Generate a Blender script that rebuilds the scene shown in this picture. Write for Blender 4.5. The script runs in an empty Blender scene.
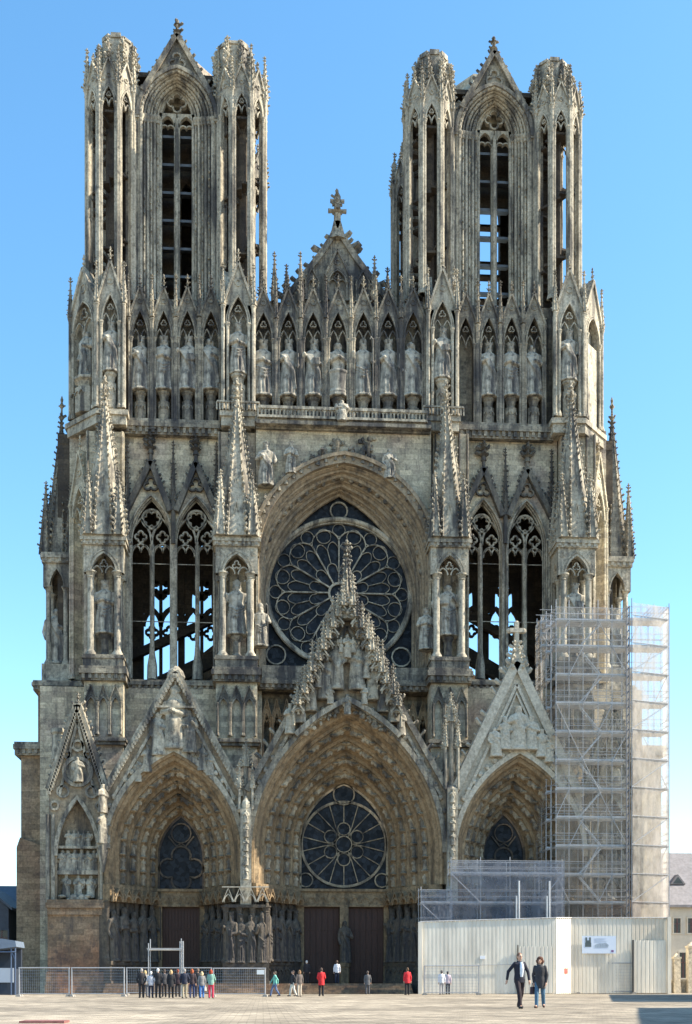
import bpy, math, random
from mathutils import Vector, Matrix
R = math.radians
PI = math.pi
rnd = random.Random(11)
scene = bpy.context.scene
COL = scene.collection
sin, cos, sqrt = math.sin, math.cos, math.sqrt

# ------------------------------------------------------------------ camera measures
CAMX, CAMY, CAMZ, YAW, FOC, HOR = -6.66, -100.0, 0.8, R(4), 1200.0, 983.5

def at(px, py, Y):
    """world point that a photo measurement stands for, on the upright plane at depth Y"""
    a = (px - 346) / FOC
    dx, dy = sin(YAW) + a * cos(YAW), cos(YAW) - a * sin(YAW)
    t = (Y - CAMY) / dy
    return (CAMX + t * dx, CAMZ + t * (HOR - py) / FOC)
def PX(px, Y): return at(px, 0, Y)[0]
def PZ(py, px, Y): return at(px, py, Y)[1]
def PM(n, Y): return n * (Y - CAMY) / FOC
def ground_at(px, py):
    """depth Y and X of a ground point"""
    s = CAMZ * FOC / (py - HOR)
    a = (px - 346) / FOC
    return (CAMX + s * (sin(YAW) + a * cos(YAW)), CAMY + s * (cos(YAW) - a * sin(YAW)))

# ------------------------------------------------------------------ mesh kit
def arch(cx, w, zs, za, n=8):
    h = za - zs
    if h < w * 1.04:          # low pointed arch: a steeper one pressed down
        k = h / (w * 1.16)
        return [(x, zs + (z - zs) * k) for x, z in arch(cx, w, zs, zs + w * 1.16, n)]
    r = (h * h + w * w) / (2 * w)
    a1 = math.acos(max(-1, min(1, (w - r) / r)))
    L = []
    for i in range(n + 1):
        t = PI + (a1 - PI) * i / n
        L.append((cx - w + r + r * cos(t), zs + r * sin(t)))
    L[-1] = (cx, zs + h)
    return L + [(2 * cx - x, z) for x, z in reversed(L[:-1])]

def outline(cx, w, zb, zs, za, na=10, nj=3):
    j = [(cx - w, zb + (zs - zb) * i / nj) for i in range(nj)]
    return j + arch(cx, w, zs, za, na) + [(2 * cx - x, z) for x, z in reversed(j)]

def circ(cx, cz, r, n=24, a0=0.0):
    return [(cx + r * cos(a0 + 2 * PI * i / n), cz + r * sin(a0 + 2 * PI * i / n)) for i in range(n)]

def foil(cx, cz, r, k=4, n=7, a0=PI / 4):
    """outline of a quatrefoil (k = 4), trefoil (k = 3)..."""
    d = r * .52
    q = r - d
    P = []
    half = PI / k
    # angle at which neighbouring lobes meet
    s = math.asin(min(1, d * sin(half) / q)) if d * sin(half) < q else PI / 2
    sweep = PI - (PI - half - (PI - s) + 0) if False else (half + s)
    for i in range(k):
        a = a0 + 2 * PI * i / k
        for j in range(n):
            t = a - sweep + 2 * sweep * j / (n - 1)
            P.append((cx + d * cos(a) + q * cos(t), cz + d * sin(a) + q * sin(t)))
    return P

class MB:
    def __init__(s):
        s.v, s.f = [], []
    def add(s, V, F):
        b = len(s.v)
        s.v += [tuple(p) for p in V]
        s.f += [tuple(i + b for i in f) for f in F]
    def merge(s, o, T=None):
        s.add([tuple(T @ Vector(p)) for p in o.v] if T else o.v, o.f)
    def quad(s, a, b, c, d):
        s.add([a, b, c, d], [(0, 1, 2, 3)])
    def box(s, x0, x1, y0, y1, z0, z1):
        s.add([(x, y, z) for z in (z0, z1) for y in (y0, y1) for x in (x0, x1)],
              [(0, 2, 3, 1), (4, 5, 7, 6), (0, 1, 5, 4), (2, 6, 7, 3), (0, 4, 6, 2), (1, 3, 7, 5)])
    def prism(s, P, y0, y1):
        """polygon of (x, z) run from y0 to y1"""
        n = len(P)
        s.add([(x, y0, z) for x, z in P] + [(x, y1, z) for x, z in P],
              [tuple(range(n))[::-1], tuple(range(n, 2 * n))] + [(i, (i + 1) % n, (i + 1) % n + n, i + n) for i in range(n)])
    def plan(s, P, z0, z1, top=True, bottom=True):
        """polygon of (x, y) run from z0 to z1"""
        n = len(P)
        F = [(i, (i + 1) % n, (i + 1) % n + n, i + n) for i in range(n)]
        if bottom: F.append(tuple(range(n))[::-1])
        if top: F.append(tuple(range(n, 2 * n)))
        s.add([(x, y, z0) for x, y in P] + [(x, y, z1) for x, y in P], F)
    def strip(s, P, w, y0, y1, closed=False):
        """a bar of width w along a line of (x, z), from depth y0 to y1"""
        n = len(P)
        V = []
        for i in range(n):
            a = P[i - 1] if (i or closed) else P[i]
            b = P[(i + 1) % n] if (i < n - 1 or closed) else P[i]
            dx, dz = b[0] - a[0], b[1] - a[1]
            l = math.hypot(dx, dz) or 1
            nx, nz = -dz / l * w / 2, dx / l * w / 2
            x, z = P[i]
            V += [(x - nx, y0, z - nz), (x + nx, y0, z + nz), (x + nx, y1, z + nz), (x - nx, y1, z - nz)]
        F = []
        for i in range(n if closed else n - 1):
            b, c = i * 4, ((i + 1) % n) * 4
            for k in range(4):
                F.append((b + k, c + k, c + (k + 1) % 4, b + (k + 1) % 4))
        if not closed:
            F += [(0, 1, 2, 3), (n * 4 - 1, n * 4 - 2, n * 4 - 3, n * 4 - 4)]
        s.add(V, F)
    def tube(s, P, r, n=6, closed=False, cap=True):
        """round bar through 3-D points; r a number or one per point"""
        P = [Vector(p) for p in P]
        m = len(P)
        rr = r if isinstance(r, (list, tuple)) else [r] * m
        V, F = [], []
        ref = None
        for i, p in enumerate(P):
            a = P[i - 1] if (i or closed) else p
            b = P[(i + 1) % m] if (i < m - 1 or closed) else p
            t = (b - a).normalized() if (b - a).length > 1e-9 else Vector((0, 0, 1))
            if ref is None:
                ref = t.orthogonal().normalized()
            ref = (ref - t * ref.dot(t))
            ref = ref.normalized() if ref.length > 1e-6 else t.orthogonal().normalized()
            q = t.cross(ref)
            for k in range(n):
                g = 2 * PI * k / n + PI / n
                V.append(p + (ref * cos(g) + q * sin(g)) * rr[i])
        for i in range(m if closed else m - 1):
            j = (i + 1) % m
            for k in range(n):
                F.append((i * n + k, i * n + (k + 1) % n, j * n + (k + 1) % n, j * n + k))
        if cap and not closed:
            F += [tuple(range(n))[::-1], tuple(range((m - 1) * n, m * n))]
        s.add(V, F)
    def lathe(s, x, y, prof, n=10, sy=1.0, rot=0.0):
        V, F = [], []
        for r, z in prof:
            for k in range(n):
                g = rot + 2 * PI * k / n
                V.append((x + r * cos(g), y + r * sin(g) * sy, z))
        m = len(prof)
        for i in range(m - 1):
            for k in range(n):
                F.append((i * n + k, i * n + (k + 1) % n, (i + 1) * n + (k + 1) % n, (i + 1) * n + k))
        F += [tuple(range(n))[::-1], tuple(range((m - 1) * n, m * n))]
        s.add(V, F)
    def col(s, x, y, z0, z1, r, n=8):
        """column shaft with base and leafy capital"""
        h = min(.55, (z1 - z0) * .12, r * 4)
        s.lathe(x, y, [(r * 1.7, z0), (r * 1.7, z0 + h * .4), (r * 1.25, z0 + h * .7), (r, z0 + h), (r, z1 - h), (r * 1.2, z1 - h * .92),
                       (r * 1.05, z1 - h * .8), (r * 1.5, z1 - h * .3), (r * 1.8, z1 - h * .2), (r * 1.8, z1)], n)
    def crocket(s, p, d, q):
        """curled leaf bud at p sticking out along d"""
        p, d = Vector(p), Vector(d).normalized()
        u = Vector((0, 0, 1))
        e = d.cross(u)
        e = e.normalized() if e.length > .05 else Vector((0, 1, 0))
        if rnd.random() < .05: return
        k = rnd.choice((.55, .8, .95, 1.05, 1.15)) * rnd.uniform(.9, 1.1) * q
        d = (d + Vector((rnd.uniform(-.2, .2), rnd.uniform(-.2, .2), rnd.uniform(-.25, .25)))).normalized()
        c = p + d * k * .9 + u * k * .35
        V = [p - e * k * .2 - u * k * .25, p + e * k * .2 - u * k * .25, p + e * k * .2 + u * k * .35, p - e * k * .2 + u * k * .35,
             c - e * k * .36, c + e * k * .36, c + u * k * .5, c - u * k * .42 + d * k * .12, c + d * k * .42 - u * k * .05]
        s.add(V, [(0, 1, 5, 7), (0, 7, 4), (1, 2, 6, 5), (2, 3, 6), (3, 0, 4, 6), (4, 7, 8), (7, 5, 8), (5, 6, 8), (6, 4, 8)])
    def finial(s, x, y, z, h, q):
        s.lathe(x, y, [(q * .5, z), (q * .35, z + h * .25), (q * .9, z + h * .34), (q * .35, z + h * .42), (q * .28, z + h * .6),
                       (q * .8, z + h * .68), (q * .3, z + h * .78), (q * .45, z + h * .88), (q * .05, z + h)], 6)
        for k in range(4):
            a = PI / 2 * k
            for zz, m in ((.36, 1.1), (.66, .9)):
                s.crocket((x + cos(a) * q * .3, y + sin(a) * q * .3, z + h * zz), (cos(a), sin(a), .2), q * .75 * m)
    def spire(s, x, y, z0, h, r, n=8, k=14, q=.16, rot=PI / 8, fin=True, ribs=True):
        """crocketed spire"""
        s.lathe(x, y, [(r, z0), (r * .06, z0 + h)], n, rot=rot)
        for i in range(n):
            a = rot + 2 * PI * i / n
            d = (cos(a), sin(a), .15)
            if ribs:
                s.tube([(x + cos(a) * r, y + sin(a) * r, z0), (x + cos(a) * r * .06, y + sin(a) * r * .06, z0 + h)], [q * .32, q * .2], 4)
            for j in range(k):
                t = (j + .5) / k
                rr = r * (1 - t * .94)
                s.crocket((x + cos(a) * rr, y + sin(a) * rr, z0 + h * t), d, q * (1 - .35 * t))
        if fin:
            s.finial(x, y, z0 + h * .97, max(.7, h * .12), max(.16, r * .2))
    def wall_arch(s, x0, x1, z0, z1, y0, y1, cx, w, zs, za, n=9, top=None):
        """wall from y0 to y1 with one pointed opening; top(x) gives an uneven upper edge"""
        T = top or (lambda x: z1)
        A = arch(cx, w, zs, za, n)
        for a, b in ((x0, cx - w), (cx + w, x1)):
            if b - a > 1e-4:
                s.prism([(a, z0), (b, z0), (b, T(b)), (a, T(a))], y0, y1)
        xs = sorted(set([p[0] for p in A]))
        for (xa, za_), (xb, zb_) in zip(A[:-1], A[1:]):
            s.prism([(xa, za_), (xb, zb_), (xb, max(T(xb), zb_ + .01)), (xa, max(T(xa), za_ + .01))], y0, y1)
    def build(s, name, mat, parent=None, smooth=None, origin=None):
        me = bpy.data.meshes.new(name)
        V = s.v
        if origin is not None:
            V = [(p[0] - origin[0], p[1] - origin[1], p[2] - origin[2]) for p in V]
        me.from_pydata(V, [], s.f)
        me.validate()
        me.update()
        me.materials.append(mat)
        if smooth:
            me.shade_smooth()
            me.set_sharp_from_angle(angle=R(smooth))
        o = bpy.data.objects.new(name, me)
        COL.objects.link(o)
        o.parent = parent
        return o

def thing(name, label, cat, loc=(0, 0, 0), rz=0.0, group=None):
    o = bpy.data.objects.new(name, None)
    COL.objects.link(o)
    o.empty_display_size = .3
    o.location = loc
    o.rotation_euler = (0, 0, rz)
    o['label'] = label
    o['category'] = cat
    if group: o['group'] = group
    return o
def tag(o, label=None, cat=None, group=None, kind=None):
    for k, v in (('label', label), ('category', cat), ('group', group), ('kind', kind)):
        if v: o[k] = v
    return o
def face_frame(p0, p1):
    """local frame of an upright face seen from outside, p0 its left and p1 its right end (x, y)"""
    d = Vector((p1[0] - p0[0], p1[1] - p0[1], 0))
    w = d.length
    d.normalize()
    inn = Vector((-d.y, d.x, 0))
    T = Matrix(((d.x, inn.x, 0, (p0[0] + p1[0]) / 2), (d.y, inn.y, 0, (p0[1] + p1[1]) / 2), (0, 0, 1, 0), (0, 0, 0, 1)))
    return T, w

# ------------------------------------------------------------------ materials
def new_mat(name):
    m = bpy.data.materials.new(name)
    m.use_nodes = True
    nt = m.node_tree
    b = nt.nodes['Principled BSDF']
    return m, nt, b, nt.nodes, nt.links
def ramp(N, stops):
    r = N.new('ShaderNodeValToRGB')
    e = r.color_ramp.elements
    while len(e) < len(stops): e.new(.5)
    for i, (p, c) in enumerate(stops):
        e[i].position = p
        e[i].color = (*c, 1) if len(c) == 3 else c
    return r
def g3(v): return (v, v, v)
def mixc(N, L, kind, fac, a, b):
    m = N.new('ShaderNodeMix')
    m.data_type = 'RGBA'
    m.blend_type = kind
    for sock, v in ((m.inputs[0], fac), (m.inputs[6], a), (m.inputs[7], b)):
        if isinstance(v, (int, float)): sock.default_value = v
        elif isinstance(v, tuple): sock.default_value = (*v, 1)
        else: L.new(v, sock)
    return m.outputs[2]
def noise(N, L, vec, scale, detail=5, rough=.6, stretch=None):
    if stretch:
        mp = N.new('ShaderNodeMapping')
        mp.inputs['Scale'].default_value = stretch
        L.new(vec, mp.inputs[0])
        vec = mp.outputs[0]
    n = N.new('ShaderNodeTexNoise')
    n.inputs['Scale'].default_value = scale
    n.inputs['Detail'].default_value = detail
    n.inputs['Roughness'].default_value = rough
    L.new(vec, n.inputs['Vector'])
    return n.outputs[0]

def stone(name, lo, hi, soot=(.035, .035, .04), amt=.75, cut=(.46, .68), brick=True, tint=None, rough=.9, bump=.5, fine=5.0, joint=.5, mul=1.0, vs=1.0):
    warm = (1.01, .985, .925)
    lo, hi = tuple(q * mul * k for q, k in zip(lo, warm)), tuple(q * mul * k for q, k in zip(hi, warm))
    tint = tuple(q * mul for q in tint) if tint else None
    m, nt, b, N, L = new_mat(name)
    tc = N.new('ShaderNodeTexCoord')
    v = tc.outputs['Object']
    if vs != 1:
        mp = N.new('ShaderNodeMapping'); mp.inputs['Scale'].default_value = (vs, vs, vs); L.new(v, mp.inputs[0]); v = mp.outputs[0]
    c = ramp(N, [(.32, lo), (.66, hi)])
    L.new(noise(N, L, v, .35, 6), c.inputs[0])
    col = c.outputs[0]
    if tint:
        t = ramp(N, [(.5, g3(0)), (.66, g3(1))])
        L.new(noise(N, L, v, .22, 4, .55), t.inputs[0])
        col = mixc(N, L, 'MIX', t.outputs[0], col, tint)
    hgt = None
    if brick:
        sx = N.new('ShaderNodeSeparateXYZ'); L.new(v, sx.inputs[0])
        ad = N.new('ShaderNodeMath'); L.new(sx.outputs[0], ad.inputs[0]); L.new(sx.outputs[1], ad.inputs[1])
        cb = N.new('ShaderNodeCombineXYZ'); L.new(ad.outputs[0], cb.inputs[0]); L.new(sx.outputs[2], cb.inputs[1])
        br = N.new('ShaderNodeTexBrick')
        br.inputs['Color1'].default_value = (.62, .61, .60, 1)
        br.inputs['Color2'].default_value = (1.22, 1.18, 1.10, 1)
        br.inputs['Mortar'].default_value = (joint, joint, joint, 1)
        br.inputs['Scale'].default_value = 1
        br.inputs['Brick Width'].default_value = 1.05
        br.inputs['Row Height'].default_value = .46
        br.inputs['Mortar Size'].default_value = .014
        br.inputs['Mortar Smooth'].default_value = .4
        L.new(cb.outputs[0], br.inputs['Vector'])
        col = mixc(N, L, 'MULTIPLY', .8, col, br.outputs[0])
        hgt = br.outputs[1]
    f = ramp(N, [(.34, g3(.58)), (.66, g3(1.16))])
    L.new(noise(N, L, v, fine, 4, .7), f.inputs[0])
    col = mixc(N, L, 'MULTIPLY', .9, col, f.outputs[0])
    # run-off streaks and soot crusts
    st = ramp(N, [(cut[0], g3(0)), (cut[1], g3(amt))])
    L.new(noise(N, L, v, 1.0, 6, .65, (1.0, 1.0, .14)), st.inputs[0])
    col = mixc(N, L, 'MIX', st.outputs[0], col, soot)
    bl = ramp(N, [(.55, g3(0)), (.7, g3(amt * .75))])
    L.new(noise(N, L, v, .55, 7, .7), bl.inputs[0])
    col = mixc(N, L, 'MIX', bl.outputs[0], col, soot)
    sp = ramp(N, [(.54, g3(0)), (.64, g3(amt * .7))])
    L.new(noise(N, L, v, 2.6, 5, .65, (1, 1, .6)), sp.inputs[0])
    col = mixc(N, L, 'MIX', sp.outputs[0], col, soot)
    L.new(col, b.inputs['Base Color'])
    b.inputs['Roughness'].default_value = rough
    b.inputs['Specular IOR Level'].default_value = .25
    bp = N.new('ShaderNodeBump')
    bp.inputs['Strength'].default_value = bump
    bp.inputs['Distance'].default_value = .06
    h = noise(N, L, v, fine * 1.1, 6, .7)
    if hgt:
        mm = N.new('ShaderNodeMath'); mm.operation = 'MULTIPLY_ADD'
        L.new(hgt, mm.inputs[0]); mm.inputs[1].default_value = -.5; L.new(h, mm.inputs[2])
        h = mm.outputs[0]
    L.new(h, bp.inputs['Height'])
    L.new(bp.outputs[0], b.inputs['Normal'])
    return m

def plain(name, col, rough=.6, metal=0.0, var=.0, scale=8.0, bump=0.0, stretch=None, spec=.4):
    m, nt, b, N, L = new_mat(name)
    b.inputs['Roughness'].default_value = rough
    b.inputs['Metallic'].default_value = metal
    b.inputs['Specular IOR Level'].default_value = spec
    b.inputs['Base Color'].default_value = (*col, 1)
    if var or bump:
        v = N.new('ShaderNodeTexCoord').outputs['Object']
        n = noise(N, L, v, scale, 5, .65, stretch)
        if var:
            c = ramp(N, [(.3, tuple(x * (1 - var) for x in col)), (.7, tuple(min(1, x * (1 + var)) for x in col))])
            L.new(n, c.inputs[0]); L.new(c.outputs[0], b.inputs['Base Color'])
        if bump:
            bp = N.new('ShaderNodeBump'); bp.inputs['Strength'].default_value = bump; bp.inputs['Distance'].default_value = .03
            L.new(n, bp.inputs['Height']); L.new(bp.outputs[0], b.inputs['Normal'])
    return m

M = {}
M['grey'] = stone('weathered_grey_stone', (.27, .245, .205), (.52, .48, .40), amt=.85, cut=(.45, .60), tint=(.22, .21, .19), mul=0.84)
M['pale'] = stone('pale_limestone', (.38, .34, .27), (.60, .55, .44), amt=.55, cut=(.54, .72), tint=(.40, .33, .27), mul=1.1)
M['shaft'] = stone('shaft_limestone', (.36, .33, .27), (.62, .57, .47), amt=.8, cut=(.48, .63), brick=False, mul=0.92)
M['carved'] = stone('carved_limestone', (.34, .31, .25), (.62, .57, .47), amt=.85, cut=(.46, .62), brick=False, fine=3.5, mul=0.86)
M['warm'] = stone('warm_portal_stone', (.27, .19, .115), (.47, .35, .22), soot=(.04, .035, .03), amt=.75, cut=(.5, .68), brick=False, fine=4, tint=(.35, .245, .14), mul=0.76)
M['warmpale'] = stone('pale_portal_stone', (.34, .27, .19), (.50, .41, .30), amt=.7, cut=(.5, .68), brick=False, fine=4, mul=0.78)
M['base'] = stone('brown_base_stone', (.22, .15, .10), (.37, .27, .19), soot=(.06, .055, .055), amt=.7, cut=(.5, .66), tint=(.36, .19, .11), joint=.6, mul=1.0)
M['figwarm'] = stone('brown_figure_stone', (.29, .235, .165), (.48, .40, .295), amt=.8, cut=(.45, .62), brick=False, fine=3.5, mul=0.95)
M['sooty'] = stone('soot_black_stone', (.14, .13, .115), (.3, .275, .23), amt=.85, cut=(.42, .6), brick=False, mul=.8)
M['dark'] = stone('dark_jamb_stone', (.10, .085, .07), (.2, .165, .13), amt=.75, cut=(.45, .65), brick=False, fine=4, mul=.75)  # base tone much darker than the other portal stone
M['darkfig'] = stone('dark_figure_stone', (.10, .088, .075), (.2, .17, .14), amt=.8, cut=(.48, .62), brick=False, fine=2.4, bump=.8, mul=.85, vs=4.2)  # figure stone in a much darker tone than the other statues
M['side'] = stone('tan_side_stone', (.27, .20, .14), (.42, .33, .24), amt=.5, cut=(.55, .75), tint=(.33, .22, .15), mul=0.9)
M['statue'] = stone('statue_stone', (.40, .375, .33), (.62, .585, .50), amt=.85, cut=(.50, .62), brick=False, fine=2.4, bump=.8, mul=0.88, vs=4.2)
M['new'] = stone('cleaned_stone', (.5, .45, .37), (.62, .57, .48), amt=.25, cut=(.6, .8), brick=False, fine=5, mul=0.95)
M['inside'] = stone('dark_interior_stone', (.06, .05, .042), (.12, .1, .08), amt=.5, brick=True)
M['lead'] = plain('lead_roof', (.11, .12, .13), .55, 0, .25, 2)
M['slate'] = plain('slate_roof', (.19, .18, .19), .6, 0, .25, 2.5, .3)
M['door'] = plain('oak_door', (.05, .02, .012), .6, 0, .4, 3, .3, (6, 6, .4))
M['steel'] = plain('galvanised_steel', (.38, .38, .39), .45, .4, .15, 6)
M['deck'] = plain('aluminium_deck', (.52, .52, .52), .5, .2, .15, 3)
M['wood'] = plain('deck_board', (.32, .24, .16), .7, 0, .3, 3)

def glass(name, a, b_, scale):
    m, nt, b, N, L = new_mat(name)
    v = N.new('ShaderNodeTexCoord').outputs['Object']
    vo = N.new('ShaderNodeTexVoronoi'); vo.inputs['Scale'].default_value = scale
    L.new(v, vo.inputs['Vector'])
    bw = N.new('ShaderNodeRGBToBW'); L.new(vo.outputs['Color'], bw.inputs[0])
    c = ramp(N, [(.2, a), (.8, b_)])
    L.new(bw.outputs[0], c.inputs[0])
    vd = N.new('ShaderNodeTexVoronoi'); vd.feature = 'DISTANCE_TO_EDGE'; vd.inputs['Scale'].default_value = scale
    L.new(v, vd.inputs['Vector'])
    e = ramp(N, [(.02, g3(0)), (.05, g3(1))]); L.new(vd.outputs['Distance'], e.inputs[0])
    L.new(mixc(N, L, 'MIX', e.outputs[0], (.015, .015, .016), c.outputs[0]), b.inputs['Base Color'])
    b.inputs['Roughness'].default_value = .42
    b.inputs['Specular IOR Level'].default_value = .12
    bp = N.new('ShaderNodeBump'); bp.inputs['Strength'].default_value = .5; bp.inputs['Distance'].default_value = .02
    L.new(vo.outputs['Color'], bp.inputs['Height']); L.new(bp.outputs[0], b.inputs['Normal'])
    return m
M['glass'] = glass('leaded_glass', (.006, .008, .012), (.03, .036, .046), 2.8)

# ------------------------------------------------------------------ carved figures (for statues and reliefs)
def ring_body(mb, prof, n=14, folds=0, seed=0, lean=(0, 0)):
    """robe: prof of (z, rx, ry, fold depth)"""
    V, F = [], []
    rr = random.Random(seed)
    ph = [rr.uniform(0, 6.28) for _ in range(3)]
    zt = prof[-1][0]
    for z, rx, ry, fd in prof:
        for k in range(n):
            g = 2 * PI * k / n
            q = 1 + fd * (sin(folds * g + ph[0] + z * 3) * .6 + sin((folds + 3) * g + ph[1] - z * 5) * .4)
            V.append((rx * q * cos(g) + lean[0] * z / zt, ry * q * sin(g) + lean[1] * z / zt, z))
    m = len(prof)
    for i in range(m - 1):
        for k in range(n):
            F.append((i * n + k, i * n + (k + 1) % n, (i + 1) * n + (k + 1) % n, (i + 1) * n + k))
    F += [tuple(range(n))[::-1], tuple(range((m - 1) * n, m * n))]
    mb.add(V, F)
def ball(mb, c, r, n=10, m=7):
    rx, ry, rz = r if isinstance(r, tuple) else (r, r, r)
    V, F = [], []
    for i in range(m + 1):
        t = -PI / 2 + PI * i / m
        q = max(cos(t), .02)
        for k in range(n):
            g = 2 * PI * k / n
            V.append((c[0] + rx * q * cos(g), c[1] + ry * q * sin(g), c[2] + rz * sin(t)))
    for i in range(m):
        for k in range(n):
            F.append((i * n + k, i * n + (k + 1) % n, (i + 1) * n + (k + 1) % n, (i + 1) * n + k))
    F += [tuple(range(n))[::-1], tuple(range(m * n, (m + 1) * n))]
    mb.add(V, F)
def capsule(mb, P, r, n=10):
    mb.tube(P, r, n)
    rr = r if isinstance(r, (list, tuple)) else [r] * len(P)
    for p, q in zip(P, rr): ball(mb, p, q * 1.0, n, 6)

def remesh(mb, voxel, name='carving', smooth=None):
    """fuse the overlapping pieces of mb into one continuous skin; returns a mesh"""
    me = bpy.data.meshes.new(name)
    me.from_pydata(mb.v, [], mb.f)
    o = bpy.data.objects.new(name, me)
    COL.objects.link(o)
    md = o.modifiers.new('r', 'REMESH')
    md.mode = 'VOXEL'
    md.voxel_size = voxel
    if smooth:
        sm = o.modifiers.new('s', 'SMOOTH'); sm.factor = .5; sm.iterations = smooth
    dg = bpy.context.evaluated_depsgraph_get()
    out = bpy.data.meshes.new_from_object(o.evaluated_get(dg))
    bpy.data.objects.remove(o)
    bpy.data.meshes.remove(me)
    out.name = name
    out.materials.clear()
    out.shade_smooth()
    return out

def statue_mb(kind):
    """standing figure of height 1, facing -Y"""
    m = MB()
    sd = {'king': 1, 'folded': 2, 'book': 3, 'bishop': 4, 'angel': 5, 'young': 6, 'tub': 7}[kind]
    if kind == 'tub':
        m.lathe(0, 0, [(.15, 0), (.165, .05), (.15, .08), (.16, .36), (.175, .38), (.175, .42), (.13, .42)], 14)
        prof = [(.36, .10, .08, 0), (.5, .105, .075, .02), (.62, .125, .08, .03), (.74, .14, .075, .02), (.79, .09, .06, 0), (.82, .045, .045, 0)]
    else:
        prof = [(0, .15, .118, .26), (.06, .146, .115, .26), (.2, .136, .105, .24), (.36, .128, .098, .2), (.5, .124, .096, .14), (.6, .114, .088, .09),
                (.7, .135, .088, .04), (.765, .145, .08, .02), (.8, .1, .065, 0), (.83, .05, .05, 0)]
    lean = {'book': (.02, 0), 'young': (-.025, 0), 'king': (.012, 0)}.get(kind, (0, 0))
    ring_body(m, prof, 20, 7, sd, lean)
    lx = lean[0]
    m.tube([(lx, 0, .79), (lx, -.005, .87)], [.05, .045], 10)
    ball(m, (lx, -.008, .9), (.052, .06, .066), 12, 9)
    ball(m, (lx, -.07, .893), (.012, .016, .016), 6, 5)          # nose
    ball(m, (lx, -.04, .862), (.03, .03, .025), 8, 5)            # chin
    if kind in ('king', 'book', 'bishop'):
        ball(m, (lx, -.04, .835), (.035, .03, .045), 8, 6)       # beard
    for s in (-1, 1):
        ball(m, (lx + s * .045, .012, .88), (.022, .045, .065), 8, 6)   # hair
    if kind in ('king', 'folded', 'book'):
        m.lathe(lx, -.005, [(.058, .93), (.064, .945), (.07, .985), (.05, .985), (.045, .955)], 10)
        for k in range(8):
            a = 2 * PI * k / 8
            ball(m, (lx + .064 * cos(a), -.005 + .064 * sin(a), .99), .016, 6, 4)
    if kind == 'bishop':
        m.lathe(lx, 0, [(.06, .935), (.066, .97), (.045, 1.03), (.008, 1.06)], 10, sy=.75)
    if kind == 'angel':
        for s in (-1, 1):
            m.tube([(s * .07, .06, .74), (s * .17, .08, .80), (s * .2, .09, .62), (s * .15, .08, .36)], [.04, .05, .055, .02], 8)
    def arm(s, el, ha, r=.04):
        sh = (lx + s * .125, 0, .745)
        capsule(m, [sh, el], [r * 1.15, r], 8); capsule(m, [el, ha], [r, r * .7], 8)
        ball(m, ha, (.026, .026, .034), 8, 5)
    if kind == 'king':
        arm(-1, (-.18, -.02, .6), (-.06, -.11, .65)); arm(1, (.185, -.01, .58), (.15, -.1, .5))
        m.tube([(.15, -.11, .45), (.16, -.11, .72)], .014, 6)
    elif kind == 'folded':
        arm(-1, (-.18, -.03, .58), (-.02, -.12, .62)); arm(1, (.18, -.03, .56), (.03, -.12, .58))
    elif kind == 'book':
        arm(-1, (-.185, .0, .58), (-.13, -.12, .7)); arm(1, (.17, -.03, .57), (.05, -.11, .55))
        m.box(.0, .1, -.15, -.12, .5, .63)
    elif kind == 'bishop':
        arm(-1, (-.18, -.04, .6), (-.15, -.13, .72)); arm(1, (.19, -.02, .58), (.14, -.12, .56))
        m.tube([(.15, -.13, .02), (.15, -.13, .95), (.12, -.13, 1.0), (.1, -.13, .95)], .013, 6)
    elif kind == 'angel':
        arm(-1, (-.17, -.05, .58), (-.03, -.13, .58)); arm(1, (.17, -.03, .57), (.06, -.13, .68))
    elif kind == 'young':
        arm(-1, (-.19, .02, .56), (-.16, -.06, .42)); arm(1, (.18, -.02, .57), (.03, -.12, .62))
    elif kind == 'tub':
        arm(-1, (-.17, -.04, .58), (-.01, -.12, .66)); arm(1, (.17, -.04, .58), (.01, -.12, .66))
    # mantle hanging over one shoulder, in loose folds
    if kind in ('king', 'young', 'book'):
        for q in range(4):
            m.tube([(-.11 + .03 * q, -.085, .72), (.0 + .03 * q, -.115, .5 - .03 * q), (.1 + .01 * q, -.1, .3 - .07 * q)], [.012, .02, .012], 6)
    if kind in ('folded', 'angel', 'bishop'):
        for q in range(3):
            m.tube([(-.12, -.06, .52 - .05 * q), (0, -.125, .42 - .06 * q), (.12, -.06, .5 - .05 * q)], [.012, .02, .012], 6)
    if kind != 'tub':
        q0 = random.Random(sd + 40)
        for q in range(9):      # long hanging folds
            a = -PI / 2 + (q - 4) * .33
            z1 = q0.uniform(.42, .6)
            m.tube([(lx * .6 + .118 * cos(a), .095 * sin(a), z1), (.138 * cos(a + q0.uniform(-.1, .1)), .112 * sin(a), .25), (.152 * cos(a), .122 * sin(a), .01)], [.008, .017, .02], 6)
    m.lathe(0, 0, [(.17, -.03), (.17, .01)], 8, rot=PI / 8)
    return m
KINDS = ['king', 'folded', 'book', 'bishop', 'angel', 'young', 'tub']
FINE = {k: remesh(statue_mb(k), .011, 'statue', 1) for k in KINDS}
for k in KINDS: FINE[k].materials.append(M['statue'])
LOW = {}
for k in KINDS:
    me = remesh(statue_mb(k), .028, 'low')
    LOW[k] = ([tuple(v.co) for v in me.vertices], [tuple(p.vertices) for p in me.polygons])
    bpy.data.meshes.remove(me)
def figure(mb, kind, p, h, rz=0.0, sx=1.0, tilt=0.0):
    T = Matrix.Translation(Vector(p)) @ Matrix.Rotation(rz, 4, 'Z') @ Matrix.Rotation(tilt, 4, 'Y') @ Matrix.Diagonal((h * sx, h, h, 1))
    V, F = LOW[kind]
    mb.add([tuple(T @ Vector(v)) for v in V], F)
EXPO = 1.2
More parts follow.
